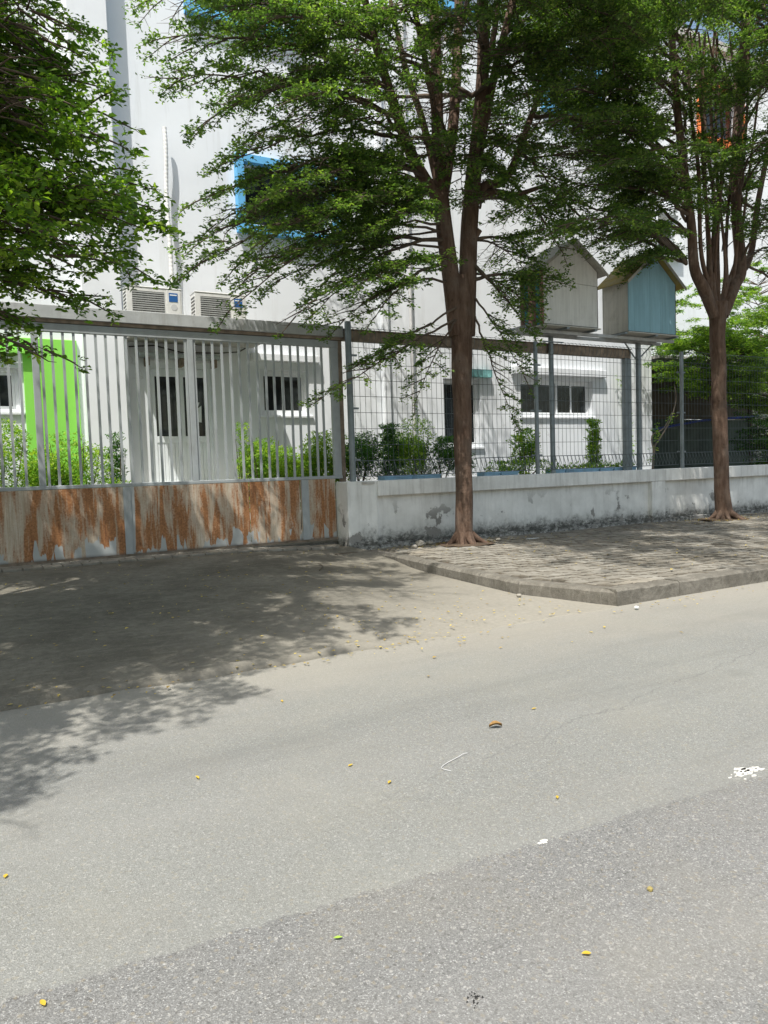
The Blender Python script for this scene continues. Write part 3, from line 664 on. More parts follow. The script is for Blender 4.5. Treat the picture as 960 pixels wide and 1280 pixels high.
def birdhouse(x0, x1, y0, y1, z0, ze, za, label, front, side, roofm, frontn, sag_=0):
    t = thing('birdhouse', label, 'birdhouse', ((x0+x1)/2, (y0+y1)/2, z0)); xm = (x0+x1)/2; zf = z0+.04
    boxo('floor_board', M['bh_grey'], t, x0-.06, x1+.04, y0-.05, y1+.05, z0, z0+.018); boxo('dark_trim', M['bh_edge'], t, x0-.004, x1+.004, y0-.006, y1, z0+.0185, zf)
    roofz = lambda x: ze + (za-ze)*(1-abs(x-xm)/(xm-x0))
    if frontn == 2:                                     # two wide boards meeting at a cracked joint
        zc = z0 + .82
        MB().prism([(x0, zf), (x1, zf), (x1, zc-.02), (xm, zc-.006), (x0, zc)], 'y', y0, y0+.02).build('front_board', M[front], t)
        MB().prism([(x0, zc+.005), (xm, zc-.001), (x1, zc-.012), (x1, ze), (xm, za), (x0, ze)], 'y', y0-.003, y0+.02).build('front_board', M[front], t)
    else:
        for i in range(frontn):
            a = x0+(x1-x0)*i/frontn+.001; c = x0+(x1-x0)*(i+1)/frontn-.001; j_ = random.uniform(0, .003)
            poly = [(a, zf), (c, zf), (c, roofz(c))] + ([(xm, za)] if a < xm < c else []) + [(a, roofz(a))]
            MB().prism(poly, 'y', y0-j_, y0+.02).build('front_board', M[front], t)
    MB().prism([(x0, zf), (x1, zf), (x1, ze), (xm, za), (x0, ze)], 'y', y1-.02, y1).build('back_board', M['bh_grey'], t)
    n_ = len(side); 
    for i, s_ in enumerate(side):
        a = y0+.022+(y1-y0-.044)*i/n_; c = y0+.022+(y1-y0-.044)*(i+1)/n_-.004
        MB().box(x0, x0+.02, a, c, zf, ze+.01).build('side_board', M[s_], t)
    boxo('side_board', M['bh_grey'], t, x1-.02, x1, y0+.022, y1-.022, zf, ze+.01)
    boxo('corner_batten', M['bh_edge'], t, x1-.001, x1+.012, y0-.004, y0+.02, zf, ze)
    ov, th = .13, .022; k = (za-ze)/(xm-x0); nrow = 4
    for sgn in (-1, 1):
        for i in range(nrow):                           # roof boards running back from the gable
            s0, s1 = i/nrow, (i+1)/nrow-.01; ext = (xm-x0+ov+.02)
            p0 = (xm+sgn*ext*s0, za+.03-k*ext*s0); p1 = (xm+sgn*ext*s1, za+.03-k*ext*s1)
            lift = .0015*i
            MB().prism([(p0[0], p0[1]-lift), (p1[0], p1[1]-lift), (p1[0], p1[1]+th-lift), (p0[0], p0[1]+th-lift)], 'y', y0-ov, y1+.08).build('roof_board', M[roofm], t)
    for sgn in (-1, 1):
        ext = xm-x0+ov+.03
        MB().prism([(xm, za+.057), (xm, za-.005), (xm+sgn*ext, za-.005-k*ext), (xm+sgn*ext, za+.055-k*ext)], 'y', y0-ov-.02, y0-ov-.001).build('barge_board', M['bh_roofg'], t)
    return t
birdhouse(9.27, 10.58, 10.34, 11.02, 3.957, 5.03, 5.50, 'wooden birdhouse with plain white front and striped pink and teal side', 'bh_white',
          ['bh_pink', 'bh_teal', 'bh_brown', 'bh_pink', 'bh_teal', 'bh_brown'], 'bh_roofg', 2)
birdhouse(11.42, 12.76, 10.34, 11.02, 3.957, 5.00, 5.55, 'wooden birdhouse with pale blue plank front and mossy yellow roof', 'bh_blue', ['bh_grey']*5, 'bh_roof', 9)

# ------------------------------------------------------------------ foliage
def leaf_mesh(name, P, D, k, size, mat, parent, flat=.85, upb=.0, hole=None, thin=0):
    P = np.asarray(P, float); D = np.asarray(D, float)
    if hole:                                            # leaves removed along sun lines to put light on lower boughs and ground
        for c, rad, amin in hole:
            q = P - np.array(c); al = q @ np.array(SUN); dist = np.linalg.norm(q - al[:, None]*np.array(SUN), axis=1)
            kp = ~((al > amin) & (dist < rad)); P = P[kp]; D = D[kp]
    if thin: kp = ~((P[:, 1] > 10.7) & (P[:, 2] > 5.6) & (P[:, 1] + (P[:, 2]-5.6)*.12 > 11.0)); P = P[kp]; D = D[kp]   # leaves removed on the building side to keep their shade off the facade
    if thin:
        q = P*1.9; nz = np.sin(q[:, 0]*1.3+2*np.sin(q[:, 2]*1.1))*np.sin(q[:, 1]*1.7+q[:, 2])+np.sin(q[:, 2]*2.9+q[:, 0]*1.2)*.6+rng.normal(0, .3, len(q)); kp = nz < thin; P = P[kp]; D = D[kp]
    n = len(P)*k
    pos = np.repeat(P, k, 0); dd = np.repeat(D, k, 0); cl = np.repeat(rng.random(len(P))**1.0, k)
    az = np.tile(np.arange(k)*2*PI/k, len(P)) + np.repeat(rng.random(len(P))*6.28, k) + rng.normal(0, .3, n)
    d = np.stack([np.cos(az), np.sin(az), rng.normal(upb, .35, n)], 1) + dd*.45
    d /= np.linalg.norm(d, axis=1, keepdims=True)
    nr = np.stack([rng.normal(0, flat, n), rng.normal(0, flat, n), np.ones(n)], 1)
    s = np.cross(nr, d); s /= np.linalg.norm(s, axis=1, keepdims=True); nn = np.cross(d, s)
    L = size*rng.uniform(.5, 1.4, n); W = L*rng.uniform(.2, .27, n)
    pos = pos + rng.normal(0, size*.3, (n, 3))
    b0 = pos; s1 = pos + d*(L*.62)[:, None] + s*W[:, None] + nn*(L*.08)[:, None]
    s2 = pos + d*(L*.62)[:, None] - s*W[:, None] + nn*(L*.08)[:, None]; tp = pos + d*L[:, None] - nn*(L*.08)[:, None]
    V = np.stack([b0, s2, tp, s1], 1).reshape(-1, 3) - np.array(ORG.get(parent.name, Vector((0, 0, 0))) if parent else (0, 0, 0))
    me = bpy.data.meshes.new(name); me.vertices.add(4*n); me.vertices.foreach_set('co', V.ravel().astype(np.float32))
    me.loops.add(4*n); me.loops.foreach_set('vertex_index', np.arange(4*n, dtype=np.int32))
    me.polygons.add(n); me.polygons.foreach_set('loop_start', np.arange(0, 4*n, 4, dtype=np.int32))
    for nm, arr in (('rnd', rng.random(n)), ('clump', cl)):
        a = me.attributes.new(nm, 'FLOAT', 'POINT'); a.data.foreach_set('value', np.repeat(arr, 4).astype(np.float32))
    me.update(calc_edges=True); me.validate()
    return link_mesh(name, me, M[mat], parent)

def rnd_unit_h(): a = random.uniform(0, 2*PI); return Vector((math.cos(a), math.sin(a), 0))
def spray(tw, P, D, o, d, L, droop=.16, dens=1.0, step=.042):
    """one flat leafy spray: main twig with side twigs, rosettes along them"""
    d = d.normalized(); pts = [o.copy()]; ns = max(3, int(L/.105)); p = o.copy(); dd = d.copy()
    for i in range(ns):
        dd = (dd + Vector((random.gauss(0, .12), random.gauss(0, .12), random.gauss(-.015-droop*.35, .05)))).normalized()
        p = p + dd*(L/ns); pts.append(p.copy())
        if i >= 1:
            for sg in (-1, 1):
                if random.random() > .95*dens: continue
                sd = Vector((dd.x, dd.y, 0)); sd = sd.normalized() if sd.length > .05 else rnd_unit_h()
                lat = Vector((-sd.y*sg, sd.x*sg, 0)); tl = L*random.uniform(.18, .38)*(1.15-.6*i/ns)
                e = (sd*.7 + lat + Vector((0, 0, random.gauss(-.08, .22)))).normalized(); q = p.copy(); nk = max(2, int(tl/step)); tp_ = [p.copy()]
                for j in range(nk):
                    e = (e + Vector((random.gauss(0, .12), random.gauss(0, .12), random.gauss(-.04*droop*5, .06)))).normalized()
                    q = q + e*(tl/nk); P.append(q + Vector((0, 0, random.gauss(0, .028)))); D.append(e)
                tp_.append(q); tw.tube(tp_, [.0035, .002], 3, cap=False)
        P.append(p.copy()); D.append(dd)
    P.append(pts[-1]); D.append(dd)
    tw.tube(pts, [.008*(1-.75*i/ns)+.002 for i in range(ns+1)], 4, cap=False)

def bough(tw, P, D, start, tip, nsp, L, arch=.25, r=.035, tmin=.3, dens=1.0, droop=.16):
    start, tip = Vector(start), Vector(tip); v = tip-start; hv = Vector((v.x, v.y, 0)); ln = v.length
    j1 = Vector((random.gauss(0, .04), random.gauss(0, .04), random.gauss(0, .03)))*ln
    c = (start+tip)/2 + Vector((0, 0, arch*ln*.6)) + j1
    B = lambda t: start*(1-t)**2 + c*2*t*(1-t) + tip*t*t
    m = 12; pts = [B(i/m) for i in range(m+1)]
    for i in range(1, m): pts[i] += Vector((random.gauss(0, .012), random.gauss(0, .012), random.gauss(0, .012)))*ln*.5
    tw.tube(pts, [r*(1-.85*i/m) for i in range(m+1)], 6, cap=False)
    nsp = int(nsp*1.5)
    for i in range(nsp):
        t = tmin + (1-tmin)*(i+random.random()*.8)/nsp; p = B(min(t, 1)); tg = (B(min(1, t+.03))-B(max(0, t-.03))).normalized()
        h = Vector((tg.x, tg.y, 0)); h = h.normalized() if h.length > .12 else rnd_unit_h()
        sg = 1 if i % 2 else -1; a = sg*random.uniform(.5, 1.25); d = Vector((h.x*math.cos(a)-h.y*math.sin(a), h.x*math.sin(a)+h.y*math.cos(a), tg.z*.4+random.gauss(0, .08)))
        spray(tw, P, D, p, d, L*random.uniform(.7, 1.2)*(1.1-.45*t), droop, dens)
    spray(tw, P, D, tip, (tip-B(.92)), L*.6, droop, dens)

def tree(label, base, limbs, boughs, leafmat, size=.05, k=5, roots=0, seed=1, group=None, barkm='bark', hole=None, thin=.45):
    random.seed(seed); t = thing('street_tree', label, 'tree', base, group)
    tr = MB()
    for pts, rs in limbs[:1]: tr.tube(pts, rs, 14)
    if roots:
        bx, by, bz = base
        for i in range(roots):
            a = 2*PI*i/roots + random.uniform(-.25, .25); l = random.uniform(.25, .6); ps = []
            for q in range(6):
                s_ = q/5; aa = a + .3*math.sin(s_*3+i)*s_; rr = .10 + l*s_
                ps.append((bx+rr*math.cos(aa), by+rr*math.sin(aa), bz + .20*(1-s_)**2.6 + .012 - .03*s_))
            tr.tube(ps, [.065, .052, .04, .03, .022, .01], 8)
    trunk = tr.build('trunk', M[barkm], t)
    # bark unevenness
    for v in trunk.data.vertices:
        c = v.co; v.co = c + Vector((math.sin(c.z*5+c.x*30), math.cos(c.z*6+c.y*28), 0))*.006
    for pts, rs in limbs[1:]: MB().tube(pts, rs, 9).build('limb', M[barkm], t)
    tw = MB(); P = []; D = []
    for bgh in boughs: bough(tw, P, D, **bgh)
    o = tw.build('branches', M['twig'], t); o['kind'] = 'stuff'
    leaf_mesh('crown', P, D, k, size, leafmat, t, hole=hole, thin=thin)
    print('TREE', label, 'rosettes', len(P), 'leaves', len(P)*k)
    return t
def smooth(pts, rs, m=5):                               # Catmull-Rom through the limb's points
    P_ = [Vector(p) for p in pts]; out = []; ro = []
    for i in range(len(P_)-1):
        a, b_, c, d = P_[max(i-1, 0)], P_[i], P_[i+1], P_[min(i+2, len(P_)-1)]
        for j in range(m):
            t = j/m; out.append(.5*((2*b_) + (c-a)*t + (2*a-5*b_+4*c-d)*t*t + (3*b_-3*c+d-a)*t**3)); ro.append(rs[i]*(1-t)+rs[i+1]*t)
    out.append(P_[-1]); ro.append(rs[-1]); return out, ro
def L_(pts, rs): return smooth([at(*p) for p in pts], rs)
def rb(n, cx, cy, cz, start_fn, r0_, r1_, zlo, zhi, **kw):   # boughs radiating round the trunk high up
    out = []
    for i in range(n):
        a = 2*PI*(i+random.random()*.7)/n*2.4; r = random.uniform(r0_, r1_); z = random.uniform(zlo, zhi)
        out.append(dict(start=start_fn(z), tip=(cx+r*math.cos(a), cy+r*math.sin(a), z), **kw))
    return out

# tree in the middle of the picture
random.seed(11); TY = 9.92
b1 = at(581, 691, TY)
limbs1 = [smooth([(b1.x, TY, .12), (b1.x, TY, .35), at(580, 620, TY), at(578, 520, TY), at(577, 440, TY), at(577, 385, TY), at(577, 345, TY)], [.20, .15, .138, .150, .168, .195, .13]),
    L_([(570, 420, 9.92), (564, 350, 9.93), (556, 290, 9.94), (550, 235, 9.95)], [.12, .14, .135, .12]),
    L_([(585, 420, 9.90), (585, 340, 9.88), (587, 280, 9.86), (592, 220, 9.84), (598, 165, 9.8), (604, 80, 9.75), (603, -10, 9.7), (605, -120, 9.7)], [.12, .145, .14, .13, .115, .10, .09, .07]),
    L_([(549, 250, 9.95), (525, 215, 9.9), (507, 175, 9.8), (486, 110, 9.7), (468, 50, 9.6), (450, -30, 9.5)], [.10, .10, .085, .07, .06, .04]),
    L_([(550, 250, 9.95), (547, 160, 10.0), (545, 70, 10.1), (540, -40, 10.2)], [.11, .10, .09, .07]),
    L_([(552, 250, 9.95), (566, 160, 10.2), (572, 60, 10.4), (574, -60, 10.5)], [.11, .09, .08, .06]),
    L_([(548, 235, 9.95), (528, 150, 10.1), (508, 90, 10.3), (488, 0, 10.4)], [.06, .055, .05, .03]),
    L_([(553, 230, 9.9), (540, 120, 9.6), (520, 20, 9.2), (505, -60, 9)], [.05, .045, .04, .03]),
    L_([(598, 190, 9.8), (612, 120, 9.8), (630, 45, 9.8), (648, -30, 9.8)], [.09, .075, .065, .05]),
    L_([(596, 200, 9.9), (600, 120, 10.1), (618, 40, 10.2), (628, -50, 10.2)], [.06, .055, .05, .04]),
    L_([(594, 250, 9.84), (606, 232, 9.82), (630, 226, 9.8), (648, 190, 9.8), (664, 145, 9.8), (688, 85, 9.8), (712, 10, 9.8)], [.10, .075, .065, .055, .05, .04, .03]),
    L_([(596, 246, 9.84), (618, 240, 9.8), (645, 243, 9.75), (680, 232, 9.6)], [.07, .055, .045, .03]),
    L_([(588, 308, 9.86), (594, 296, 9.8), (600, 287, 9.74)], [.06, .055, .045])]
def bt(sx, sy, sY, tx, ty, tY, nsp=9, L=.75, **kw): return dict(start=at(sx, sy, sY), tip=at(tx, ty, tY), nsp=nsp, L=L, **kw)
B1 = [bt(468, 50, 9.6, 215, -10, 9.2, 13, .9), bt(486, 110, 9.7, 222, 45, 9.6, 13, .8), bt(500, 150, 9.8, 222, 98, 9.4, 14, .8), bt(486, 110, 9.7, 262, 150, 9.0, 12, .75),
      bt(507, 175, 9.8, 290, 200, 9.2, 11, .7), bt(520, 205, 9.9, 245, 252, 9.5, 10, .5, dens=.8), bt(530, 220, 9.9, 330, 250, 8.8, 11, .75),
      bt(545, 260, 9.95, 250, 330, 9.0, 13, .75), bt(550, 270, 9.95, 290, 385, 9.1, 12, .62), bt(555, 300, 9.9, 350, 320, 9.6, 11, .7), bt(556, 300, 9.9, 400, 385, 9.4, 11, .62),
      bt(560, 330, 9.9, 470, 395, 9.2, 8, .55), bt(486, 110, 9.7, 330, 60, 10.6, 12, .85), bt(468, 50, 9.6, 350, 20, 8.6, 12, .85), bt(450, 0, 9.5, 300, -40, 8.8, 12, .9),
      bt(525, 215, 9.9, 400, 180, 10.8, 12, .8), bt(500, 160, 9.8, 380, 120, 8.5, 12, .8), bt(510, 100, 10.2, 430, 60, 11.0, 11, .85),
      bt(550, 250, 9.95, 420, 260, 8.8, 12, .75), bt(540, 240, 9.95, 440, 310, 10.4, 11, .7), bt(550, 240, 10, 470, 220, 11, 10, .7),
      # low boughs hanging in front of the mesh
      bt(568, 400, 9.8, 402, 498, 9.2, 13, .42, arch=.05, r=.022, dens=.9), bt(570, 385, 9.8, 450, 455, 9.6, 12, .5, arch=.1, r=.022), bt(570, 400, 9.8, 520, 500, 9.5, 8, .42, arch=.12, r=.018),
      bt(592, 390, 9.8, 640, 520, 9.3, 10, .45, arch=.2, r=.02), bt(590, 370, 9.8, 655, 470, 9.2, 10, .5, arch=.25, r=.02), bt(590, 350, 9.8, 690, 350, 9.3, 10, .6), bt(590, 330, 9.8, 660, 410, 9.1, 10, .5, arch=.2),
      # right side
      bt(648, 190, 9.8, 700, 250, 9.0, 10, .7), bt(664, 145, 9.8, 760, 170, 9.4, 11, .75), bt(688, 85, 9.8, 780, 90, 9.2, 11, .8), bt(680, 232, 9.6, 745, 300, 9.4, 9, .6),
      bt(640, 226, 9.8, 700, 310, 9.9, 9, .6), bt(604, 80, 9.7, 690, 60, 8.8, 12, .85), bt(620, 90, 9.8, 660, 120, 8.7, 10, .75), bt(603, 20, 9.7, 700, -20, 9.5, 12, .9),
      bt(604, 60, 9.7, 560, 20, 8.2, 11, .85), bt(603, 0, 9.7, 640, 0, 8.4, 11, .9), bt(545, 60, 10, 480, 10, 8.4, 11, .85), bt(592, 240, 9.8, 610, 150, 8.9, 8, .6), bt(545, 200, 9.9, 520, 170, 8.9, 8, .6),
      bt(630, 45, 9.8, 740, 30, 10.3, 11, .85), bt(597, 180, 9.8, 650, 210, 10.8, 9, .7), bt(592, 300, 9.8, 640, 300, 9.6, 8, .6)]
for tx, ty, tY, sx, sy in [(300, 280, 9.6, 540, 240), (350, 350, 9.8, 555, 310), (420, 340, 10.4, 556, 290), (460, 350, 9.0, 558, 320), (380, 220, 9.6, 525, 215), (330, 160, 9.9, 505, 170), (300, 110, 10.2, 490, 120),
      (270, 20, 9.0, 470, 60), (400, 80, 9.0, 490, 130), (450, 140, 8.8, 510, 190), (440, 200, 9.4, 530, 220), (480, 280, 9.0, 550, 270), (510, 330, 9.3, 560, 330), (500, 240, 11.2, 548, 240), (350, 290, 10.8, 545, 260),
      (420, 20, 8.6, 500, 60), (500, 60, 8.5, 540, 120), (540, 100, 8.6, 560, 170), (600, 40, 8.6, 604, 120), (650, 60, 9.0, 630, 120), (700, 130, 10.2, 650, 190), (640, 170, 9.0, 604, 200), (720, 200, 9.8, 660, 200), (690, 280, 10.2, 640, 240),
      (650, 330, 10.2, 595, 300), (740, 240, 10.6, 670, 220), (620, 250, 9.0, 600, 260), (660, 380, 9.6, 590, 340), (430, 400, 9.6, 566, 350), (370, 395, 9.0, 560, 330), (280, 240, 9.9, 520, 210), (255, 300, 9.6, 530, 250),
      (320, 340, 9.2, 550, 290), (400, 300, 9.2, 550, 280), (540, 30, 10.8, 572, 80), (600, 130, 10.8, 600, 180), (760, 60, 9.4, 690, 60), (780, 130, 9.8, 690, 100)]:
    B1.append(bt(sx, sy, 9.9, tx, ty, tY, 10, .7, r=.022))
for tx, ty, tY in [(330, 215, 9.6), (345, 245, 9.2), (320, 268, 9.8), (390, 240, 9.3), (370, 205, 9.0), (410, 270, 9.6), (270, 280, 9.4), (300, 330, 9.6), (240, 60, 9.4), (260, 15, 9.2), (330, 300, 9.1), (450, 250, 9.2)]:
    B1.append(bt(540, min(260, ty+20), 9.9, tx, ty, tY, 11, .6, r=.018))
for k_ in range(10):
    q_ = random.uniform(0, 1); B1.append(bt(560+40*q_, 200, 9.9, random.uniform(500, 640), random.uniform(150, 260), random.uniform(8.9, 9.4), 6, .42, r=.014))
zst = lambda z: at(590, 120, 9.8) if z < 8 else at(600, -60, 9.8)
B1 += rb(17, b1.x-.6, 9.4, 0, zst, 1.8, 4.2, 7.6, 9.6, nsp=12, L=1.0, r=.04)
for i in range(17):                                     # wide upper boughs over the pavement
    x = 3.6 + 6.6*random.random(); y = 3.3 + 4.6*random.random(); z = random.uniform(7.3, 8.8) - (y < 5)*.2
    B1.append(dict(start=tuple(at(600, 0, 9.8)), tip=(x, y, z), nsp=15, L=1.15, r=.045, tmin=.35))
tree('brown forked tree between the gate and the birdhouses', (b1.x, TY, .15), limbs1, B1, 'leaf', .056, 5, roots=10, seed=21)

# tree at the right
random.seed(12); b2 = at(905, 661, TY)
limbs2 = [smooth([(b2.x, TY, .12), (b2.x, TY, .4), at(902, 600, TY), at(899, 500, TY), at(897, 420, TY), at(897, 378, TY)], [.20, .165, .148, .145, .15, .19]),
    L_([(893, 395, 9.9), (880, 362, 9.88), (868, 335, 9.85), (864, 280, 9.8), (856, 220, 9.8), (846, 130, 9.7), (838, 20, 9.7), (834, -60, 9.7)], [.11, .12, .10, .085, .08, .07, .06, .05]),
    L_([(903, 395, 9.9), (917, 358, 9.9), (926, 335, 9.92), (921, 270, 9.95), (920, 190, 10), (928, 90, 10), (936, -20, 10), (940, -100, 10)], [.12, .13, .12, .105, .10, .10, .09, .07]),
    L_([(922, 345, 9.95), (938, 320, 10.2), (948, 250, 10.3), (968, 150, 10.4), (990, 30, 10.5)], [.08, .07, .06, .05, .04])]
for (a, c, d_, e, r) in [(885, 870, 855, 9.6, .04), (889, 876, 868, 10.2, .035), (893, 880, 872, 9.7, .035), (896, 889, 886, 10.1, .045), (900, 893, 884, 9.6, .03), (903, 899, 903, 10.3, .04), (907, 905, 905, 9.7, .03), (910, 912, 915, 10.1, .035), (914, 922, 940, 9.7, .035), (918, 938, 962, 10.2, .03)]:
    a += random.uniform(-5, 5); c += random.uniform(-9, 9); d_ += random.uniform(-14, 14)
    limbs2.append(L_([(897+(a-900)*.25, 388, 9.92), (898+(a-900)*.9, 352, 9.92), ((a+c)/2+random.uniform(-4, 4), 310, (9.92+e)/2), (c, 230+random.uniform(-20, 20), e), ((c+d_)/2+random.uniform(-10, 10), 140, e), (d_, 40, e)], [r*1.6, r*1.25, r, r*.9, r*.8, r*.5]))
B2 = []
for i in range(54):
    tx = random.uniform(630, 1010); ty = random.uniform(-60, 330); tY = random.uniform(7.8, 11.6)
    if tx < 760 and ty > 290: ty -= 120
    if 800 < tx < 960 and ty > 270: ty = random.uniform(-60, 240)
    sy = min(330, ty + random.uniform(20, 110)); sx = 858 if tx < 880 else 925
    B2.append(bt(sx, sy, 9.9, tx, ty, tY, 10, .85))
B2 += [bt(862, 270, 9.8, 690, 180, 9.2, 13, .8), bt(862, 260, 9.8, 700, 235, 9.8, 13, .75), bt(860, 240, 9.8, 650, 120, 10.2, 13, .8), bt(864, 290, 9.8, 760, 300, 9.4, 9, .5), bt(925, 250, 9.9, 990, 300, 9.5, 9, .6),
       bt(868, 300, 9.8, 790, 270, 10.4, 9, .55, dens=.8), bt(925, 330, 9.9, 1000, 380, 9.8, 9, .6)]
B2 += [bt(900, 250, 9.9, tx_, ty_, 9.2, 8, .5, r=.014) for tx_, ty_ in ((880, 130), (905, 170), (865, 180), (920, 120), (890, 150))]
B2 += [bt(random.uniform(870, 930), random.uniform(200, 320), 9.9, random.uniform(820, 990), random.uniform(140, 330), random.uniform(8.9, 10.8), 6, .45, r=.012) for _ in range(16)]
B2 += rb(14, b2.x, 9.4, 0, lambda z: at(880, 0, 9.9), 1.5, 4.0, 8.2, 10.2, nsp=11, L=1.0, r=.04)
for i in range(15):
    x = 9.2 + 6*random.random(); y = 3.4 + 4.6*random.random(); z = random.uniform(7.6, 9.2)
    B2.append(dict(start=tuple(at(925, 0, 9.9)), tip=(x, y, z), nsp=15, L=1.15, r=.045, tmin=.35))
tree('brown tree with a fist of upright shoots at the right', (b2.x, TY, .15), limbs2, B2, 'leaf', .056, 5, roots=8, seed=22)

# tree standing left of the picture, its boughs reach in
random.seed(13); base0 = (-2.6, 7.2, .1)
limbs0 = [smooth([(-2.6, 7.2, -.05), (-2.6, 7.2, .4), (-2.55, 7.18, 1.4), (-2.5, 7.2, 2.6), (-2.5, 7.2, 4.0)], [.26, .19, .17, .18, .14]),
    smooth([(-2.5, 7.2, 2.5), (-2.2, 7.1, 3.6), (-1.9, 6.9, 5.2), (-1.6, 6.6, 7.4)], [.13, .11, .09, .05]),
    smooth([(-2.5, 7.2, 2.5), (-2.8, 7.3, 3.6), (-3.1, 7.4, 5.2), (-3.3, 7.4, 7.4)], [.13, .11, .09, .05]),
    smooth([(-2.5, 7.2, 3.4), (-2.4, 6.6, 4.6), (-2.2, 5.6, 6.2), (-2.0, 4.9, 7.2)], [.11, .09, .07, .05])]
def b0(tx, ty, tY, nsp=12, L=.6, z0=None, **kw):
    tip = at(tx-38, ty, tY); z = tip.z - random.uniform(-.1, .5) if z0 is None else z0
    return dict(start=(-2.1+random.uniform(-.3, .3), 7.0, z), tip=tip, nsp=nsp, L=L, r=.018, tmin=.38, **kw)
B0 = [b0(60, 55, 6.3), b0(118, 98, 6.4, 13), b0(20, 20, 6.2), b0(150, 135, 6.4, 14), b0(60, 150, 5.9, 12), b0(90, 190, 6.9, 13), b0(178, 222, 6.5, 15), b0(110, 240, 6.0, 14, .6), b0(185, 262, 6.1, 16, .55), b0(80, 285, 5.8, 13),
      b0(185, 325, 6.6, 15, .55), b0(120, 320, 6.0, 14), b0(60, 340, 6.6, 13), b0(135, 372, 6.5, 13, .5, dens=.8), b0(20, 240, 6.2, 12), b0(30, 120, 6.8, 12), b0(0, 300, 5.8, 12), b0(30, 385, 6.3, 12, .5, dens=.8),
      b0(100, 440, 6.2, 9, .42, dens=.7, arch=.5), b0(60, 430, 6.0, 9, .42, dens=.7, arch=.5), b0(10, 440, 6.4, 8, .4, dens=.6), b0(150, 200, 7.4, 12), b0(40, 200, 7.4, 12), b0(40, 270, 7.2, 12)]
for k_ in range(16):
    tx_ = random.uniform(-20, 170); ty_ = random.uniform(0, 400); lim = 190 if 190 < ty_ < 350 else 90
    B0.append(b0(min(tx_, lim), ty_, random.uniform(5.9, 7.2), 12, .5))
B0 += [b0(tx_, ty_, tY_, 14, .55) for tx_, ty_, tY_ in ((60, 30, 5.9), (40, 85, 5.8), (150, 165, 6.0), (60, 130, 6.0), (180, 245, 6.0), (160, 265, 5.9), (200, 275, 6.2), (140, 235, 5.8), (100, 270, 5.8))]
B0 += rb(26, -2.3, 6.3, 0, lambda z: (-2.1, 6.7, min(z-.3, 6.6)), 2.0, 4.7, 5.6, 8.4, nsp=14, L=1.05, r=.04)
for (x, y, z) in [(-1.9, 2.2, 4.6), (-.9, 3.0, 5.6), (-2.6, 2.6, 5.2), (-3.4, 2.8, 4.5), (-.2, 3.6, 6.8), (-1.2, 3.4, 4.8), (.2, 4.6, 7.6), (1.0, 5.2, 7.8), (1.9, 5.6, 8.0), (2.2, 6.8, 8.2), (1.2, 6.6, 7.6), (2.0, 7.8, 7.4), (1.4, 4.4, 8.0),
                  (.4, 5.6, 6.8), (.8, 7.6, 6.6), (2.6, 8.2, 8.0), (-.6, 4.6, 6.6), (.2, 8.6, 6.8)]:
    B0.append(dict(start=(-2.0, 6.2, min(z-.2, 6.4)), tip=(x, y, z), nsp=16, L=1.05, r=.04, tmin=.35))
tree('leafy tree beside the gate reaching in from the left edge', base0, limbs0, B0, 'leaf_near', .060, 5, roots=6, seed=23, thin=.85, hole=[(at(150, 255, 6.1), .5, .9), (at(60, 330, 6.0), .4, 1.4), (at(100, 420, 6.2), .35, 1.5), ((3.2, 4.3, 0), .8, 1), ((2.5, 4.1, 0), .7, 1), ((1.7, 3.9, 0), .7, 1), ((.9, 3.45, 0), .7, 1), ((.05, 3.0, 0), .6, 1), ((3.6, 7.1, 0), .5, 1), ((3.9, 6.3, 0), .5, 1), ((4.3, 5.5, 0), .7, 1), ((4.7, 7.0, 0), .5, 1)])

# ------------------------------------------------------------------ shrubs behind the fence
def shrub(name, label, x, y, z0, w_, h_, mat='leaf_shrub', n=200, size=.04, k=5, group=None, tall=False, stems=5, seed=0, cat='shrub'):
    random.seed(seed*17+3); t = thing(name, label, cat, (x, y, z0), group); st_ = MB(); P = []; D = []
    for i in range(stems):
        a = 2*PI*i/stems; e = Vector((x + w_*.28*math.cos(a), y + w_*.28*math.sin(a), z0 + h_*random.uniform(.6, .9)))
        st_.tube([(x+.03*math.cos(a), y+.03*math.sin(a), z0), ((x+e.x)/2, (y+e.y)/2, z0+h_*.35), e], [.014, .010, .004], 5, cap=False)
    st_.build('stem', M['twig'], t)
    lobes = [(Vector((random.gauss(0, .22)*w_, random.gauss(0, .22)*w_, h_*random.uniform(.35, .85))), random.uniform(.22, .36)*w_) for _ in range(7)]
    for i in range(n):
        if tall:
            zz = random.random(); a = random.uniform(0, 6.28); rr = w_/2*(1-.45*zz)*math.sqrt(random.random())*(.75+.25*math.sin(zz*40))
            p = Vector((rr*math.cos(a), rr*math.sin(a), h_*zz))
        else:
            c, r_ = random.choice(lobes); v = Vector((random.gauss(0, 1), random.gauss(0, 1), random.gauss(0, 1))).normalized(); p = c + v*r_*random.uniform(.6, 1.05)
            if p.z < .03: p.z = random.uniform(.03, h_*.4)
            p.z = min(p.z, h_*1.05)
        o_ = Vector((p.x, p.y, 0)); d = (o_.normalized()*.6 if o_.length > .01 else Vector((0, 0, 0))) + Vector((0, 0, .6))
        P.append(Vector((x, y, z0)) + p); D.append(d)
    leaf_mesh('foliage', P, D, k, size, mat, t, flat=.8, upb=.4)
    return t
Q = 'shrubs growing behind the gate and mesh'
shrub('shrub', 'yellow green bush behind the gate at the left edge', .35, 12.2, .3, 1.5, 2.05, n=4200, seed=1, group=Q)
shrub('shrub', 'yellow green bush in front of the lime green wall', 1.42, 12.2, .3, 1.45, 2.0, n=4200, seed=2, group=Q)
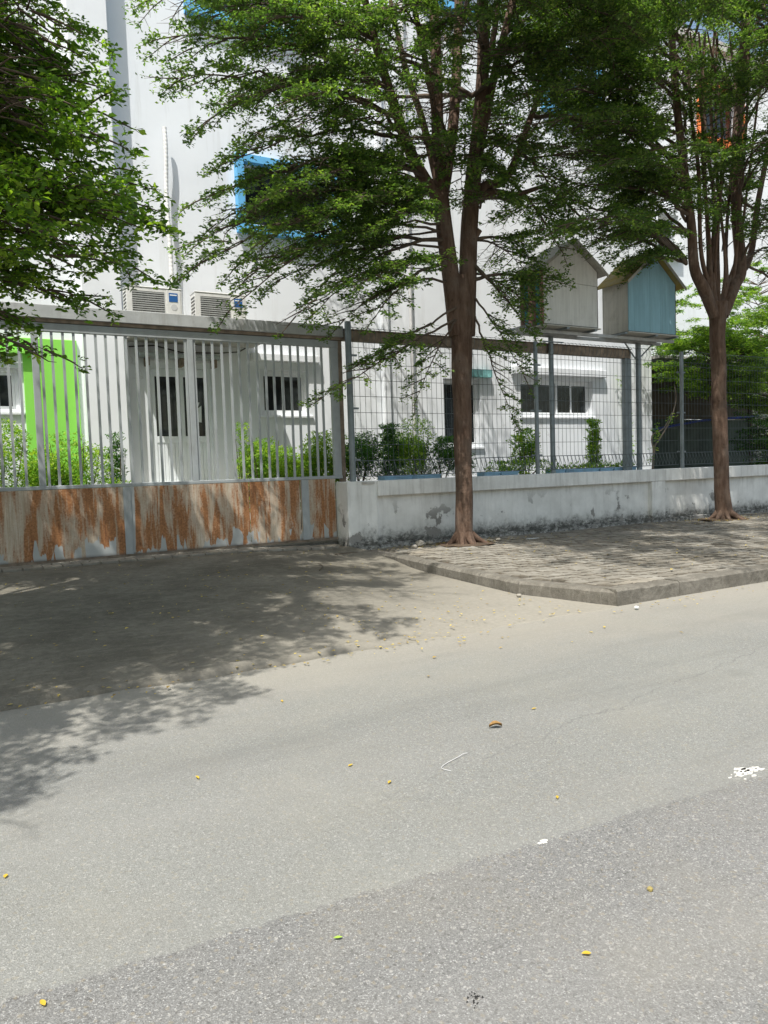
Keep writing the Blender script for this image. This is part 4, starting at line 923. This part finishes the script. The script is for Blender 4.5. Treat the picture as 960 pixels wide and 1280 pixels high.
shrub('shrub', 'thin dark upright bush behind the gate before the pilaster', 2.08, 12.3, .3, .5, 1.85, 'leaf_dark', n=700, seed=3, tall=True, group=Q)
shrub('shrub', 'rounded yellow green bush below the small ground floor window', 4.45, 12.0, .3, 1.35, 2.0, n=4000, seed=4, group=Q)
shrub('shrub', 'tall thin sprig beside the rounded bush behind the gate', 4.1, 12.1, .3, .45, 2.0, 'leaf_shrub', n=420, seed=5, tall=True, group=Q)
shrub('shrub', 'low loose green bush right of the rounded bush behind the gate', 5.0, 12.0, .3, .9, 1.6, 'leaf_shrub', n=1600, seed=6, group=Q)
shrub('shrub', 'yellow green bush behind the end frame of the gate', 5.55, 12.0, .3, 1.1, 1.95, n=3000, seed=7, group=Q)
shrub('shrub', 'dark bush beside the round galvanised post', 6.2, 11.9, 1.12, 1.0, .95, 'leaf_dark', n=1800, seed=8, group=Q)
shrub('shrub', 'upright leafy bush behind the mesh right of the round post', 6.85, 11.9, 1.12, .7, 1.15, 'leaf_dark', n=1200, seed=9, tall=True, group=Q)
shrub('shrub', 'bright yellow topped bush behind the mesh left of the middle tree', 7.5, 12.0, 1.12, 1.05, 1.3, 'leaf_shrub', n=2200, seed=10, group=Q)
shrub('shrub', 'dark green bush just left of the middle trunk behind the mesh', 8.0, 11.9, 1.12, 1.0, .85, 'leaf_dark', n=1500, seed=11, group=Q)
shrub('shrub', 'leafy yellow green sapling left of the birdhouse poles', 9.75, 11.5, 1.12, .65, 1.15, 'leaf_shrub', n=420, seed=12, size=.06, group=Q)
shrub('shrub', 'low spreading plant on the wall below the white birdhouse', 9.45, 11.2, 1.12, 1.1, .36, 'leaf_shrub', n=420, seed=13, size=.05, group=Q)
shrub('shrub', 'columnar leafy plant under the right hand window', 12.0, 11.9, 1.12, .5, 1.25, 'leaf_shrub', n=800, seed=14, tall=True, size=.05, group=Q)
# planter troughs on the bed behind the mesh
def trough(x0, x1, label, yy=10.99, plants=True):
    t = thing('planter_trough', label, 'planter', ((x0+x1)/2, yy+.12, 1.12), 'blue planter troughs behind the mesh')
    s = MB(); z0, z1 = 1.121, 1.335; s.box(x0, x1, yy, yy+.02, z0, z1); s.box(x0, x1, yy+.22, yy+.24, z0, z1); s.box(x0, x0+.02, yy+.02, yy+.22, z0, z1); s.box(x1-.02, x1, yy+.02, yy+.22, z0, z1)
    s.build('trough', M['blueplanter'], t, bevel=.005); boxo('rim', M['blueplanter'], t, x0-.008, x1+.008, yy-.012, yy-.001, z1-.025, z1+.004)
    boxo('soil', M['soil'], t, x0+.02, x1-.02, yy+.02, yy+.22, 1.2, 1.31)
    if plants:
        P = [(random.uniform(x0, x1), random.uniform(yy+.04, yy+.2), 1.33+abs(random.gauss(0, .045))) for _ in range(int(120*(x1-x0)))]
        leaf_mesh('seedlings', P, [(0, 0, 1.2)]*len(P), 4, .045, 'leaf_shrub', t, flat=1.0, upb=.9)
random.seed(3)
trough(6.2, 6.75, 'grey blue trough behind the mesh before the dark bushes', plants=False); trough(6.85, 7.35, 'blue trough behind the mesh left of the middle tree', plants=False)
trough(8.32, 8.68, 'short pale blue trough just right of the middle trunk', plants=False); trough(8.72, 9.12, 'pale blue trough left of the thin fence post')
trough(10.0, 10.3, 'short blue trough right of the first birdhouse pole'); trough(10.34, 11.22, 'long pale blue trough under the right hand window')
trough(11.26, 11.62, 'blue trough left of the end of the row'); trough(11.66, 12.3, 'blue trough beside the thick pole of the blue birdhouse')
# bare vine at the corner of the building and creeper on it
t = thing('vine', 'pale twisted vine with few leaves before the dark shed', 'plant', (13.2, 11.9, 1.12))
v = MB()
v1 = smooth([at(816, 588, 11.9), at(818, 560, 11.9), at(825, 548, 11.9), at(838, 525, 11.9), at(845, 500, 11.9), at(843, 480, 11.9)], [.03, .022, .018, .014, .010, .006])
v2 = smooth([at(818, 566, 11.9), at(815, 545, 11.9), at(830, 535, 11.9), at(840, 515, 11.95)], [.02, .016, .012, .006]); v.tube(*v1, 6); v.tube(*v2, 6)
v.build('stem', M['grey_lt'] if False else M['rustpost'], t)
P = [at(817, 550, 11.9), at(820, 540, 11.9), at(823, 545, 11.85), at(838, 522, 11.9), at(836, 525, 11.9), at(815, 562, 11.9), at(814, 575, 11.9), at(818, 535, 11.9)]
P = [p + Vector((random.gauss(0, .04), random.gauss(0, .04), random.gauss(0, .04))) for p in P for _ in range(5)]
leaf_mesh('leaves', P, [(0, 0, .5)]*len(P), 4, .06, 'leaf_shrub', t, flat=1)
def creeper(name, label, pts, Y, n, spread, mat, size=.05):
    t = thing(name, label, 'plant', at(*pts[-1], Y)); v = MB(); ps = [at(*p, Y) for p in pts]; v.tube(*smooth(ps, [.008]*len(ps)), 4); v.build('stem', M['twig'], t); P = []
    for _ in range(n):
        i = random.randrange(len(ps)-1); q = ps[i].lerp(ps[i+1], random.random()); P.append(q + Vector((random.gauss(0, spread), random.gauss(0, .03), random.gauss(0, spread))))
    leaf_mesh('leaves', P, [(0, -.3, .2)]*len(P), 4, size, mat, t, flat=1)
creeper('creeper', 'thin creeper climbing the white wall left of the thick pole', [(775, 475), (783, 490), (787, 530), (790, 570)], 13.85, 90, .06, 'leaf_shrub')

# ------------------------------------------------------------------ shed, side garden, neighbouring building
sh = thing('storage_shed', 'dark lean to shed of brown boards with a green tarpaulin beside the building', 'shed', (19.5, 15.5, .3))
x = 17.3
while x < 22.6:
    MB().box(x, x+.19, 15.5, 15.53+random.uniform(0, .02), 2.70, 4.2).build('board', M['shed_board'], sh); x += .2
boxo('shed_roof', M['slab'], sh, 16.5, 22.9, 13.9, 18.5, 4.22, 4.3); boxo('back_wall', M['tarp'], sh, 16.4, 22.7, 18.2, 18.35, .3, 4.215)
boxo('dark_panel', M['ac_dark'], sh, 16.45, 17.28, 15.48, 15.56, .3, 4.215); boxo('post', M['shed_board'], sh, 22.62, 22.74, 15.4, 15.56, .3, 4.215)
nx = 50; vs = []
for i in range(nx+1):
    x = 17.3+5.3*i/nx; vs += [(x, 15.42+.05*math.sin(x*7)+.03*math.sin(x*17), .3), (x, 15.46+.03*math.sin(x*6), 1.4), (x, 15.48, 2.68)]
MB().add(vs, [(i*3+q, (i+1)*3+q, (i+1)*3+q+1, i*3+q+1) for i in range(nx) for q in range(2)], True).build('tarpaulin', M['tarp'], sh)
MB().tube([(17.3, 15.3, 2.30), (20, 15.3, 2.64), (22.9, 15.3, 2.80)], .035, 8).build('pipe_rail', M['bluepipe'], sh)
gw = MB().box(22.9, 60, 17.0, 17.2, 0, 5.4).build('garden_wall', m_render_wall('grey_render', (.42, .42, .40))); props(gw, 'tall grey rendered wall behind the side garden', 'wall')
def bushy(name, label, x, y, z0, z1, w_, n, mat, cat='tree', seed=1, size=.07, k=5, stemz=.3):
    random.seed(seed); t = thing(name, label, cat, (x, y, stemz)); s = MB(); P = []; D = []
    s.tube(*smooth([(x, y, stemz), (x+.1, y, (stemz+z0)/2), (x, y+.1, z0), (x+.1, y, (z0+z1)/2)], [.09, .075, .06, .03]), 8)
    s.build('trunk', M['bark'], t); tw = MB()
    for i in range(n):
        a = random.uniform(0, 6.28); zz = random.uniform(z0, z1); rel = (zz-z0)/(z1-z0); rr = w_*math.sqrt(max(.05, 1-(2*rel-1)**2*.8))*random.uniform(.35, 1)
        tip = Vector((x+rr*math.cos(a), y+rr*math.sin(a), zz)); d = Vector((math.cos(a), math.sin(a), .25))
        spray(tw, P, D, tip-d*.5, d, random.uniform(.5, .9), .1)
        if i % 3 == 0: tw.tube([(x, y, zz-.4), (x+rr*.5*math.cos(a), y+rr*.5*math.sin(a), zz-.1), tuple(tip-d*.5)], [.02, .015, .008], 4, cap=False)
    o = tw.build('branches', M['twig'], t); o['kind'] = 'stuff'
    leaf_mesh('crown', P, D, k, size, mat, t, flat=.8)
bushy('garden_tree', 'yellow green bushy tree over the dark shed roof right of the blue birdhouse', 17.4, 12.9, 3.25, 4.9, 1.6, 170, 'leaf_near', seed=31)
bushy('garden_tree', 'green leafy tree behind the mesh right of the second trunk', 20.6, 13.2, 2.9, 5.6, 2.1, 230, 'leaf_near', seed=32)
bushy('garden_tree', 'dark green tree against the grey wall at the right edge', 24.6, 15.2, 1.6, 7.0, 2.6, 260, 'leaf_near', seed=33)
bushy('garden_tree', 'tall green tree behind the shed roof at the right', 20.2, 19.5, 4.2, 8.8, 3.0, 240, 'leaf_near', seed=34, size=.08)
bushy('garden_tree', 'broad tree beyond the grey wall at the right edge', 30, 20, 3.0, 9.5, 3.6, 230, 'leaf_near', seed=35, size=.09)
bushy('garden_tree', 'loose green tree beside the far corner of the school building', 17.6, 17.5, 4.4, 8.2, 2.0, 170, 'leaf_near', seed=38, size=.07)
bushy('garden_shrub', 'low dark bush by the mesh right of the second trunk', 19.4, 12.6, .9, 2.6, 1.0, 110, 'leaf_dark', 'shrub', 36, .055)
nb = thing('neighbouring_building', 'pale distant building with orange trimmed window seen through the right tree', 'building', (32, 24, 0))
wall_with_holes('wall', M['wall_white'], nb, 21.5, 60, 0, 21, 24, 24.25, [(31.6, 34.2, 16.9, 19.2), (28.2, 29.6, 11.2, 12.8), (40, 42.5, 16.9, 19.2)])
boxo('side_wall', M['wall_white'], nb, 21.5, 21.75, 24.26, 36, 0, 21); boxo('roof', M['slab'], nb, 21.2, 60.3, 23.7, 36, 21.003, 21.4)
for x0, x1, z0, z1, fm in ((31.6, 34.2, 16.9, 19.2, 'orangef'), (28.2, 29.6, 11.2, 12.8, 'pvc'), (40, 42.5, 16.9, 19.2, 'orangef')):
    m_ = (x0+x1)/2; fr = window(nb, x0, x1, z0, z1, 24, [(x0+.06, m_+.02), (m_-.02, x1-.06)], sill=False, fw_=.08)
    s = MB(); y0, y1, t_ = 23.75, 23.997, .35
    s.box(x0-t_, x0, y0, y1, z0-t_, z1+t_); s.box(x1, x1+t_, y0, y1, z0-t_, z1+t_); s.box(x0, x1, y0, y1, z1, z1+t_); s.box(x0, x1, y0, y1, z0-t_, z0); s.build('surround', M[fm], fr)

# ------------------------------------------------------------------ small things on the ground
def leaf_shape(L, W, curl, seed):
    rs = random.Random(seed); V = []; Fc = []; n_ = 6
    for i in range(n_+1):
        t = i/n_; wv = W*math.sin(PI*min(1, t*1.02))**.8*(.8+.4*t) if 0 < i < n_ else .0008; zc = curl*math.sin(PI*t)*.5 + .004
        for s_ in (-1, 0, 1): V.append((L*(t-.5), s_*wv, zc + abs(s_)*curl*.55 + rs.uniform(0, .001)))
    for i in range(n_):
        for s_ in range(2): Fc.append((i*3+s_, (i+1)*3+s_, (i+1)*3+s_+1, i*3+s_+1))
    return V, Fc
def ground_z(x, y):
    if y < 5.2: return .0 + (.012 if y > 4.9 else 0)
    if x > xleft(y)+.1: return pave_z(x, y)+.004
    return drive_z(x, y)+.004
def leaf_obj(name, x, y, label, mat='yleaf', L=.04, W=.009, curl=.007, rz=None, cat='leaf', group=None):
    V, Fc = leaf_shape(L, W, curl, int(x*100+y*10)); a = random.uniform(0, 6.28) if rz is None else rz; z = ground_z(x, y)+.002
    V = [(x + p*math.cos(a)-q*math.sin(a), y + p*math.sin(a)+q*math.cos(a), z+r) for p, q, r in V]
    o = MB().add(V, Fc, True).build(name, M[mat], None, origin=(x, y, z)); return props(o, label, cat, group)
random.seed(5); G = 'fallen leaves scattered on the asphalt'
for x, y, lb, mt, L in [(.10, 2.20, 'yellow leaf on the asphalt in the bottom left corner of the photo', 'yleaf', .04), (1.51, 1.56, 'pale yellow leaf lowest on the asphalt at the right', 'yleaf', .035), (.92, 2.02, 'yellow green leaf on the asphalt just below the tar seam', 'gleaf', .035),
    (1.62, 2.92, 'yellow leaf on the asphalt below the white bent wire', 'yleaf', .04), (1.56, 3.20, 'tiny yellow leaf left of the white bent wire', 'yleaf', .04), (1.66, 4.36, 'yellow leaf on the dusty edge of the road', 'yleaf', .05),
    (.88, 3.48, 'yellow leaf near the tip of the tree shadow', 'yleaf', .05), (2.15, 2.38, 'yellow leaf between the white wire and the tar seam', 'yleaf', .035), (2.85, 3.34, 'yellow leaf on the asphalt right of the curled brown leaf', 'yleaf', .045), (.04, 3.00, 'pale leaf on the asphalt at the left edge of the photo', 'yleaf', .035)]:
    leaf_obj('fallen_leaf', x, y, lb, mt, L*.8, random.uniform(.006, .008), random.uniform(.001, .004), None, 'leaf', G)
leaf_obj('dry_leaf', 2.47, 3.22, 'curled brown dry leaf in the middle of the road', 'bleaf', .075, .02, .028, -.35)
w1 = [Vector((1.93, 2.87, .005)), Vector((1.91, 2.92, .006)), Vector((1.96, 2.955, .006)), Vector((2.05, 2.985, .007)), Vector((2.09, 2.995, .012)), Vector((2.12, 3.0, .008))]
o = MB().tube(*smooth(w1, [.0016]*6), 6).build('wire', M['grey_lt']); props(o, 'short bent white wire lying on the road', 'wire')
def blob(name, x, y, r, mat, label, cat, squash=1.0, h=.004, seed=1, n_=26, jag=.35, ar=1.0):
    rs = random.Random(seed); z = ground_z(x, y); vs = [(x, y, z+h)]; top = []
    for i in range(n_):
        a = 2*PI*i/n_; rr = r*(1+rs.uniform(-jag, jag)); top.append((x+rr*ar*math.cos(a), y+rr*squash*math.sin(a), z+h*.8))
    bot = [(x+(p[0]-x)*1.05, y+(p[1]-y)*1.05, z+.001) for p in top]
    o = MB().add(vs+top+bot, [(0, 1+i, 1+(i+1) % n_) for i in range(n_)] + [(1+i, 1+n_+i, 1+n_+(i+1) % n_, 1+(i+1) % n_) for i in range(n_)], False).build(name, M[mat], None, origin=(x, y, z)); return props(o, label, cat)
rs_ = random.Random(9); sb = MB(); 
for q_ in range(46):                                    # flaked patch of dried paint: many small thin flakes
    a = rs_.uniform(0, 6.28); d_ = abs(rs_.gauss(0, .045)); cx = 3.05+d_*math.cos(a)*1.3; cy = 2.115+d_*math.sin(a)*.55; rr = rs_.uniform(.006, .026)*(1-min(.7, d_*6)); n_ = 9
    ring = [(cx+rr*1.5*rs_.uniform(.5, 1.3)*math.cos(2*PI*k_/n_), cy+rr*.8*rs_.uniform(.5, 1.3)*math.sin(2*PI*k_/n_)) for k_ in range(n_)]; h_ = .0015+.0003*(q_ % 7)
    sb.add([(x_, y_, h_) for x_, y_ in ring] + [(x_, y_, .0) for x_, y_ in ring], [tuple(range(n_))] + [(k_, (k_+1) % n_, n_+(k_+1) % n_, n_+k_) for k_ in range(n_)])
props(sb.build('paint_splash', M['splash'], None, origin=(3.05, 2.115, 0)), 'dried white paint splash on the tar seam at the right edge', 'paint splash')
blob('paint_splash', 1.85, 2.13, .02, 'splash', 'small white paint fleck on the tar seam mid road', 'paint splash', .6, .002, 5, 18, .5)
rs_ = random.Random(19); sb = MB()
for q_ in range(34):
    a = rs_.uniform(0, 6.28); d_ = abs(rs_.gauss(0, .016)); cx = 1.13+d_*math.cos(a)*1.3; cy = 1.59+d_*math.sin(a); rr = rs_.uniform(.001, .0045)
    sb.add([(cx-rr, cy-rr*.6, .0005), (cx+rr, cy-rr*.5, .0005), (cx+rr*.3, cy+rr, .0005), (cx, cy, rr*1.4)], [(0, 1, 3), (1, 2, 3), (2, 0, 3)])
props(sb.build('debris', M['black'], None, origin=(1.13, 1.59, 0)), 'crumbled black debris at the bottom of the road', 'debris')
def pebble(name, x, y, r, mat, label, cat, seed=1, flat=.7, group=None):
    bm = bmesh.new(); bmesh.ops.create_icosphere(bm, subdivisions=2, radius=r); rs = random.Random(seed)
    for v_ in bm.verts: v_.co *= rs.uniform(.85, 1.12); v_.co.z *= flat
    me = bpy.data.meshes.new(name); bm.to_mesh(me); bm.free(); o = link_mesh(name, me, M[mat], None, (x, y, ground_z(x, y)+r*flat*.8)); return props(o, label, cat, group)
pebble('nut', 1.93, 1.69, .011, 'bh_roof', 'small dark olive nut lying on the lower right asphalt', 'nut')
pebble('stone', 5.62, 5.04, .022, 'sticker', 'white stone in the gutter just below the kerb corner', 'stone', 3)
pebble('stone', 5.13, 6.22, .03, 'stone', 'pale stone where the side kerb meets the driveway', 'stone', 4)
for i, (x, y, r) in enumerate([(6.35, 10.15, .09), (6.15, 10.0, .05), (6.6, 10.25, .06), (7.75, 9.9, .045)]):
    pebble('stone', x, y, r, 'stone', ['largest rough stone beside the roots of the middle tree', 'small stone left of the largest stone near the wall', 'stone tucked against the wall left of the middle tree', 'stone on the paving right of the middle trunk'][i], 'stone', 10+i, .6)
blob('plastic_scrap', 8.35, 9.75, .12, 'sticker', 'flat pale plastic scrap on the paving right of the middle tree', 'litter', .3, .006, 8, 20, .4)
# twigs on the driveway
for (p, q, lb) in (((3.9, 8.7), (4.15, 9.3), 'thin dark twig lying on the shaded driveway'), ((4.7, 9.9), (5.1, 9.95), 'dark twig near the foot of the wall pier')):
    a, c = Vector((*p, ground_z(*p)+.008)), Vector((*q, ground_z(*q)+.008)); mdl = (a+c)/2 + Vector((.04, -.03, .006))
    o = MB().tube(*smooth([a, mdl, c], [.007, .006, .003]), 5).build('fallen_twig', M['twig']); props(o, lb, 'twig')
# soil rings round the trunks and litter
for cx, cy in ((b1.x, TY), (b2.x, TY)):
    vs = [(cx, cy, pave_z(cx, cy)+.03)]; n_ = 30
    for i in range(n_): a = 2*PI*i/n_; r_ = .45*(1+random.uniform(-.15, .15)); vs.append((cx+r_*math.cos(a)*1.15, min(10.49, cy+r_*math.sin(a)), pave_z(cx, cy)+.008))
    o = MB().add(vs, [(0, 1+i, 1+(i+1) % n_) for i in range(n_)], True).build('soil_patch', M['soil'], pav)
def litter(name, label, pts, mat, size, k=1):
    P = np.array([(x, y, ground_z(x, y)+.008) for x, y in pts]); n_ = len(P)
    V = []; Fc = []; rn = []
    b = MB()
    for i, (x, y, z) in enumerate(P):
        a = random.uniform(0, 6.28); L = size*random.uniform(.5, 1.25); W = L*random.uniform(.2, .34); c, s_ = math.cos(a), math.sin(a); cu = random.uniform(0, .012)
        q = [(-L/2, 0, 0), (0, W, cu), (L/2, 0, cu*.6), (0, -W, cu*.8)]
        b.add([(x+u*c-v_*s_, y+u*s_+v_*c, z+w_) for u, v_, w_ in q], [(0, 1, 2, 3)]); rn += [random.random()]*4
    me = bpy.data.meshes.new(name); me.from_pydata(b.v, [], b.f)
    for nm in ('rnd', 'clump'):
        at_ = me.attributes.new(nm, 'FLOAT', 'POINT'); random.shuffle(rn) if nm == 'clump' else None; at_.data.foreach_set('value', rn)
    o = link_mesh(name, me, M[mat], None); return props(o, label, 'leaf litter', kind='stuff')
random.seed(8)
pts = [(random.uniform(-.3, 5.0), random.uniform(5.3, 10.3)) for _ in range(330)]
pts += [(x, drive_edge(x)-.03+random.gauss(0, .12)) for x in [random.uniform(-.3, 3.6) for _ in range(130)]]
pts += [(random.uniform(2.6, 5.2), random.gauss(5.6, .45)) for _ in range(110)] + [(random.uniform(5.3, 9), random.gauss(5.05, .1)) for _ in range(50)]
litter('leaf_litter', 'scattered small yellow leaves on the driveway and gutter', [(x, y) for x, y in pts if x < xleft(y)-.05 or y < 5.2], 'litter', .036)
pts = [(random.gauss(13.9, .8), random.gauss(9.9, .3)) for _ in range(260)] + [(random.gauss(b1.x, .9), random.gauss(10.1, .22)) for _ in range(160)] + [(random.uniform(6, 16), random.uniform(5.8, 10.4)) for _ in range(260)]
litter('dry_leaf_litter', 'dry brown leaves on the paving around both trunks', [(x, y) for x, y in pts if x > xleft(y)+.15 and 5.5 < y < 10.48], 'litter', .05)
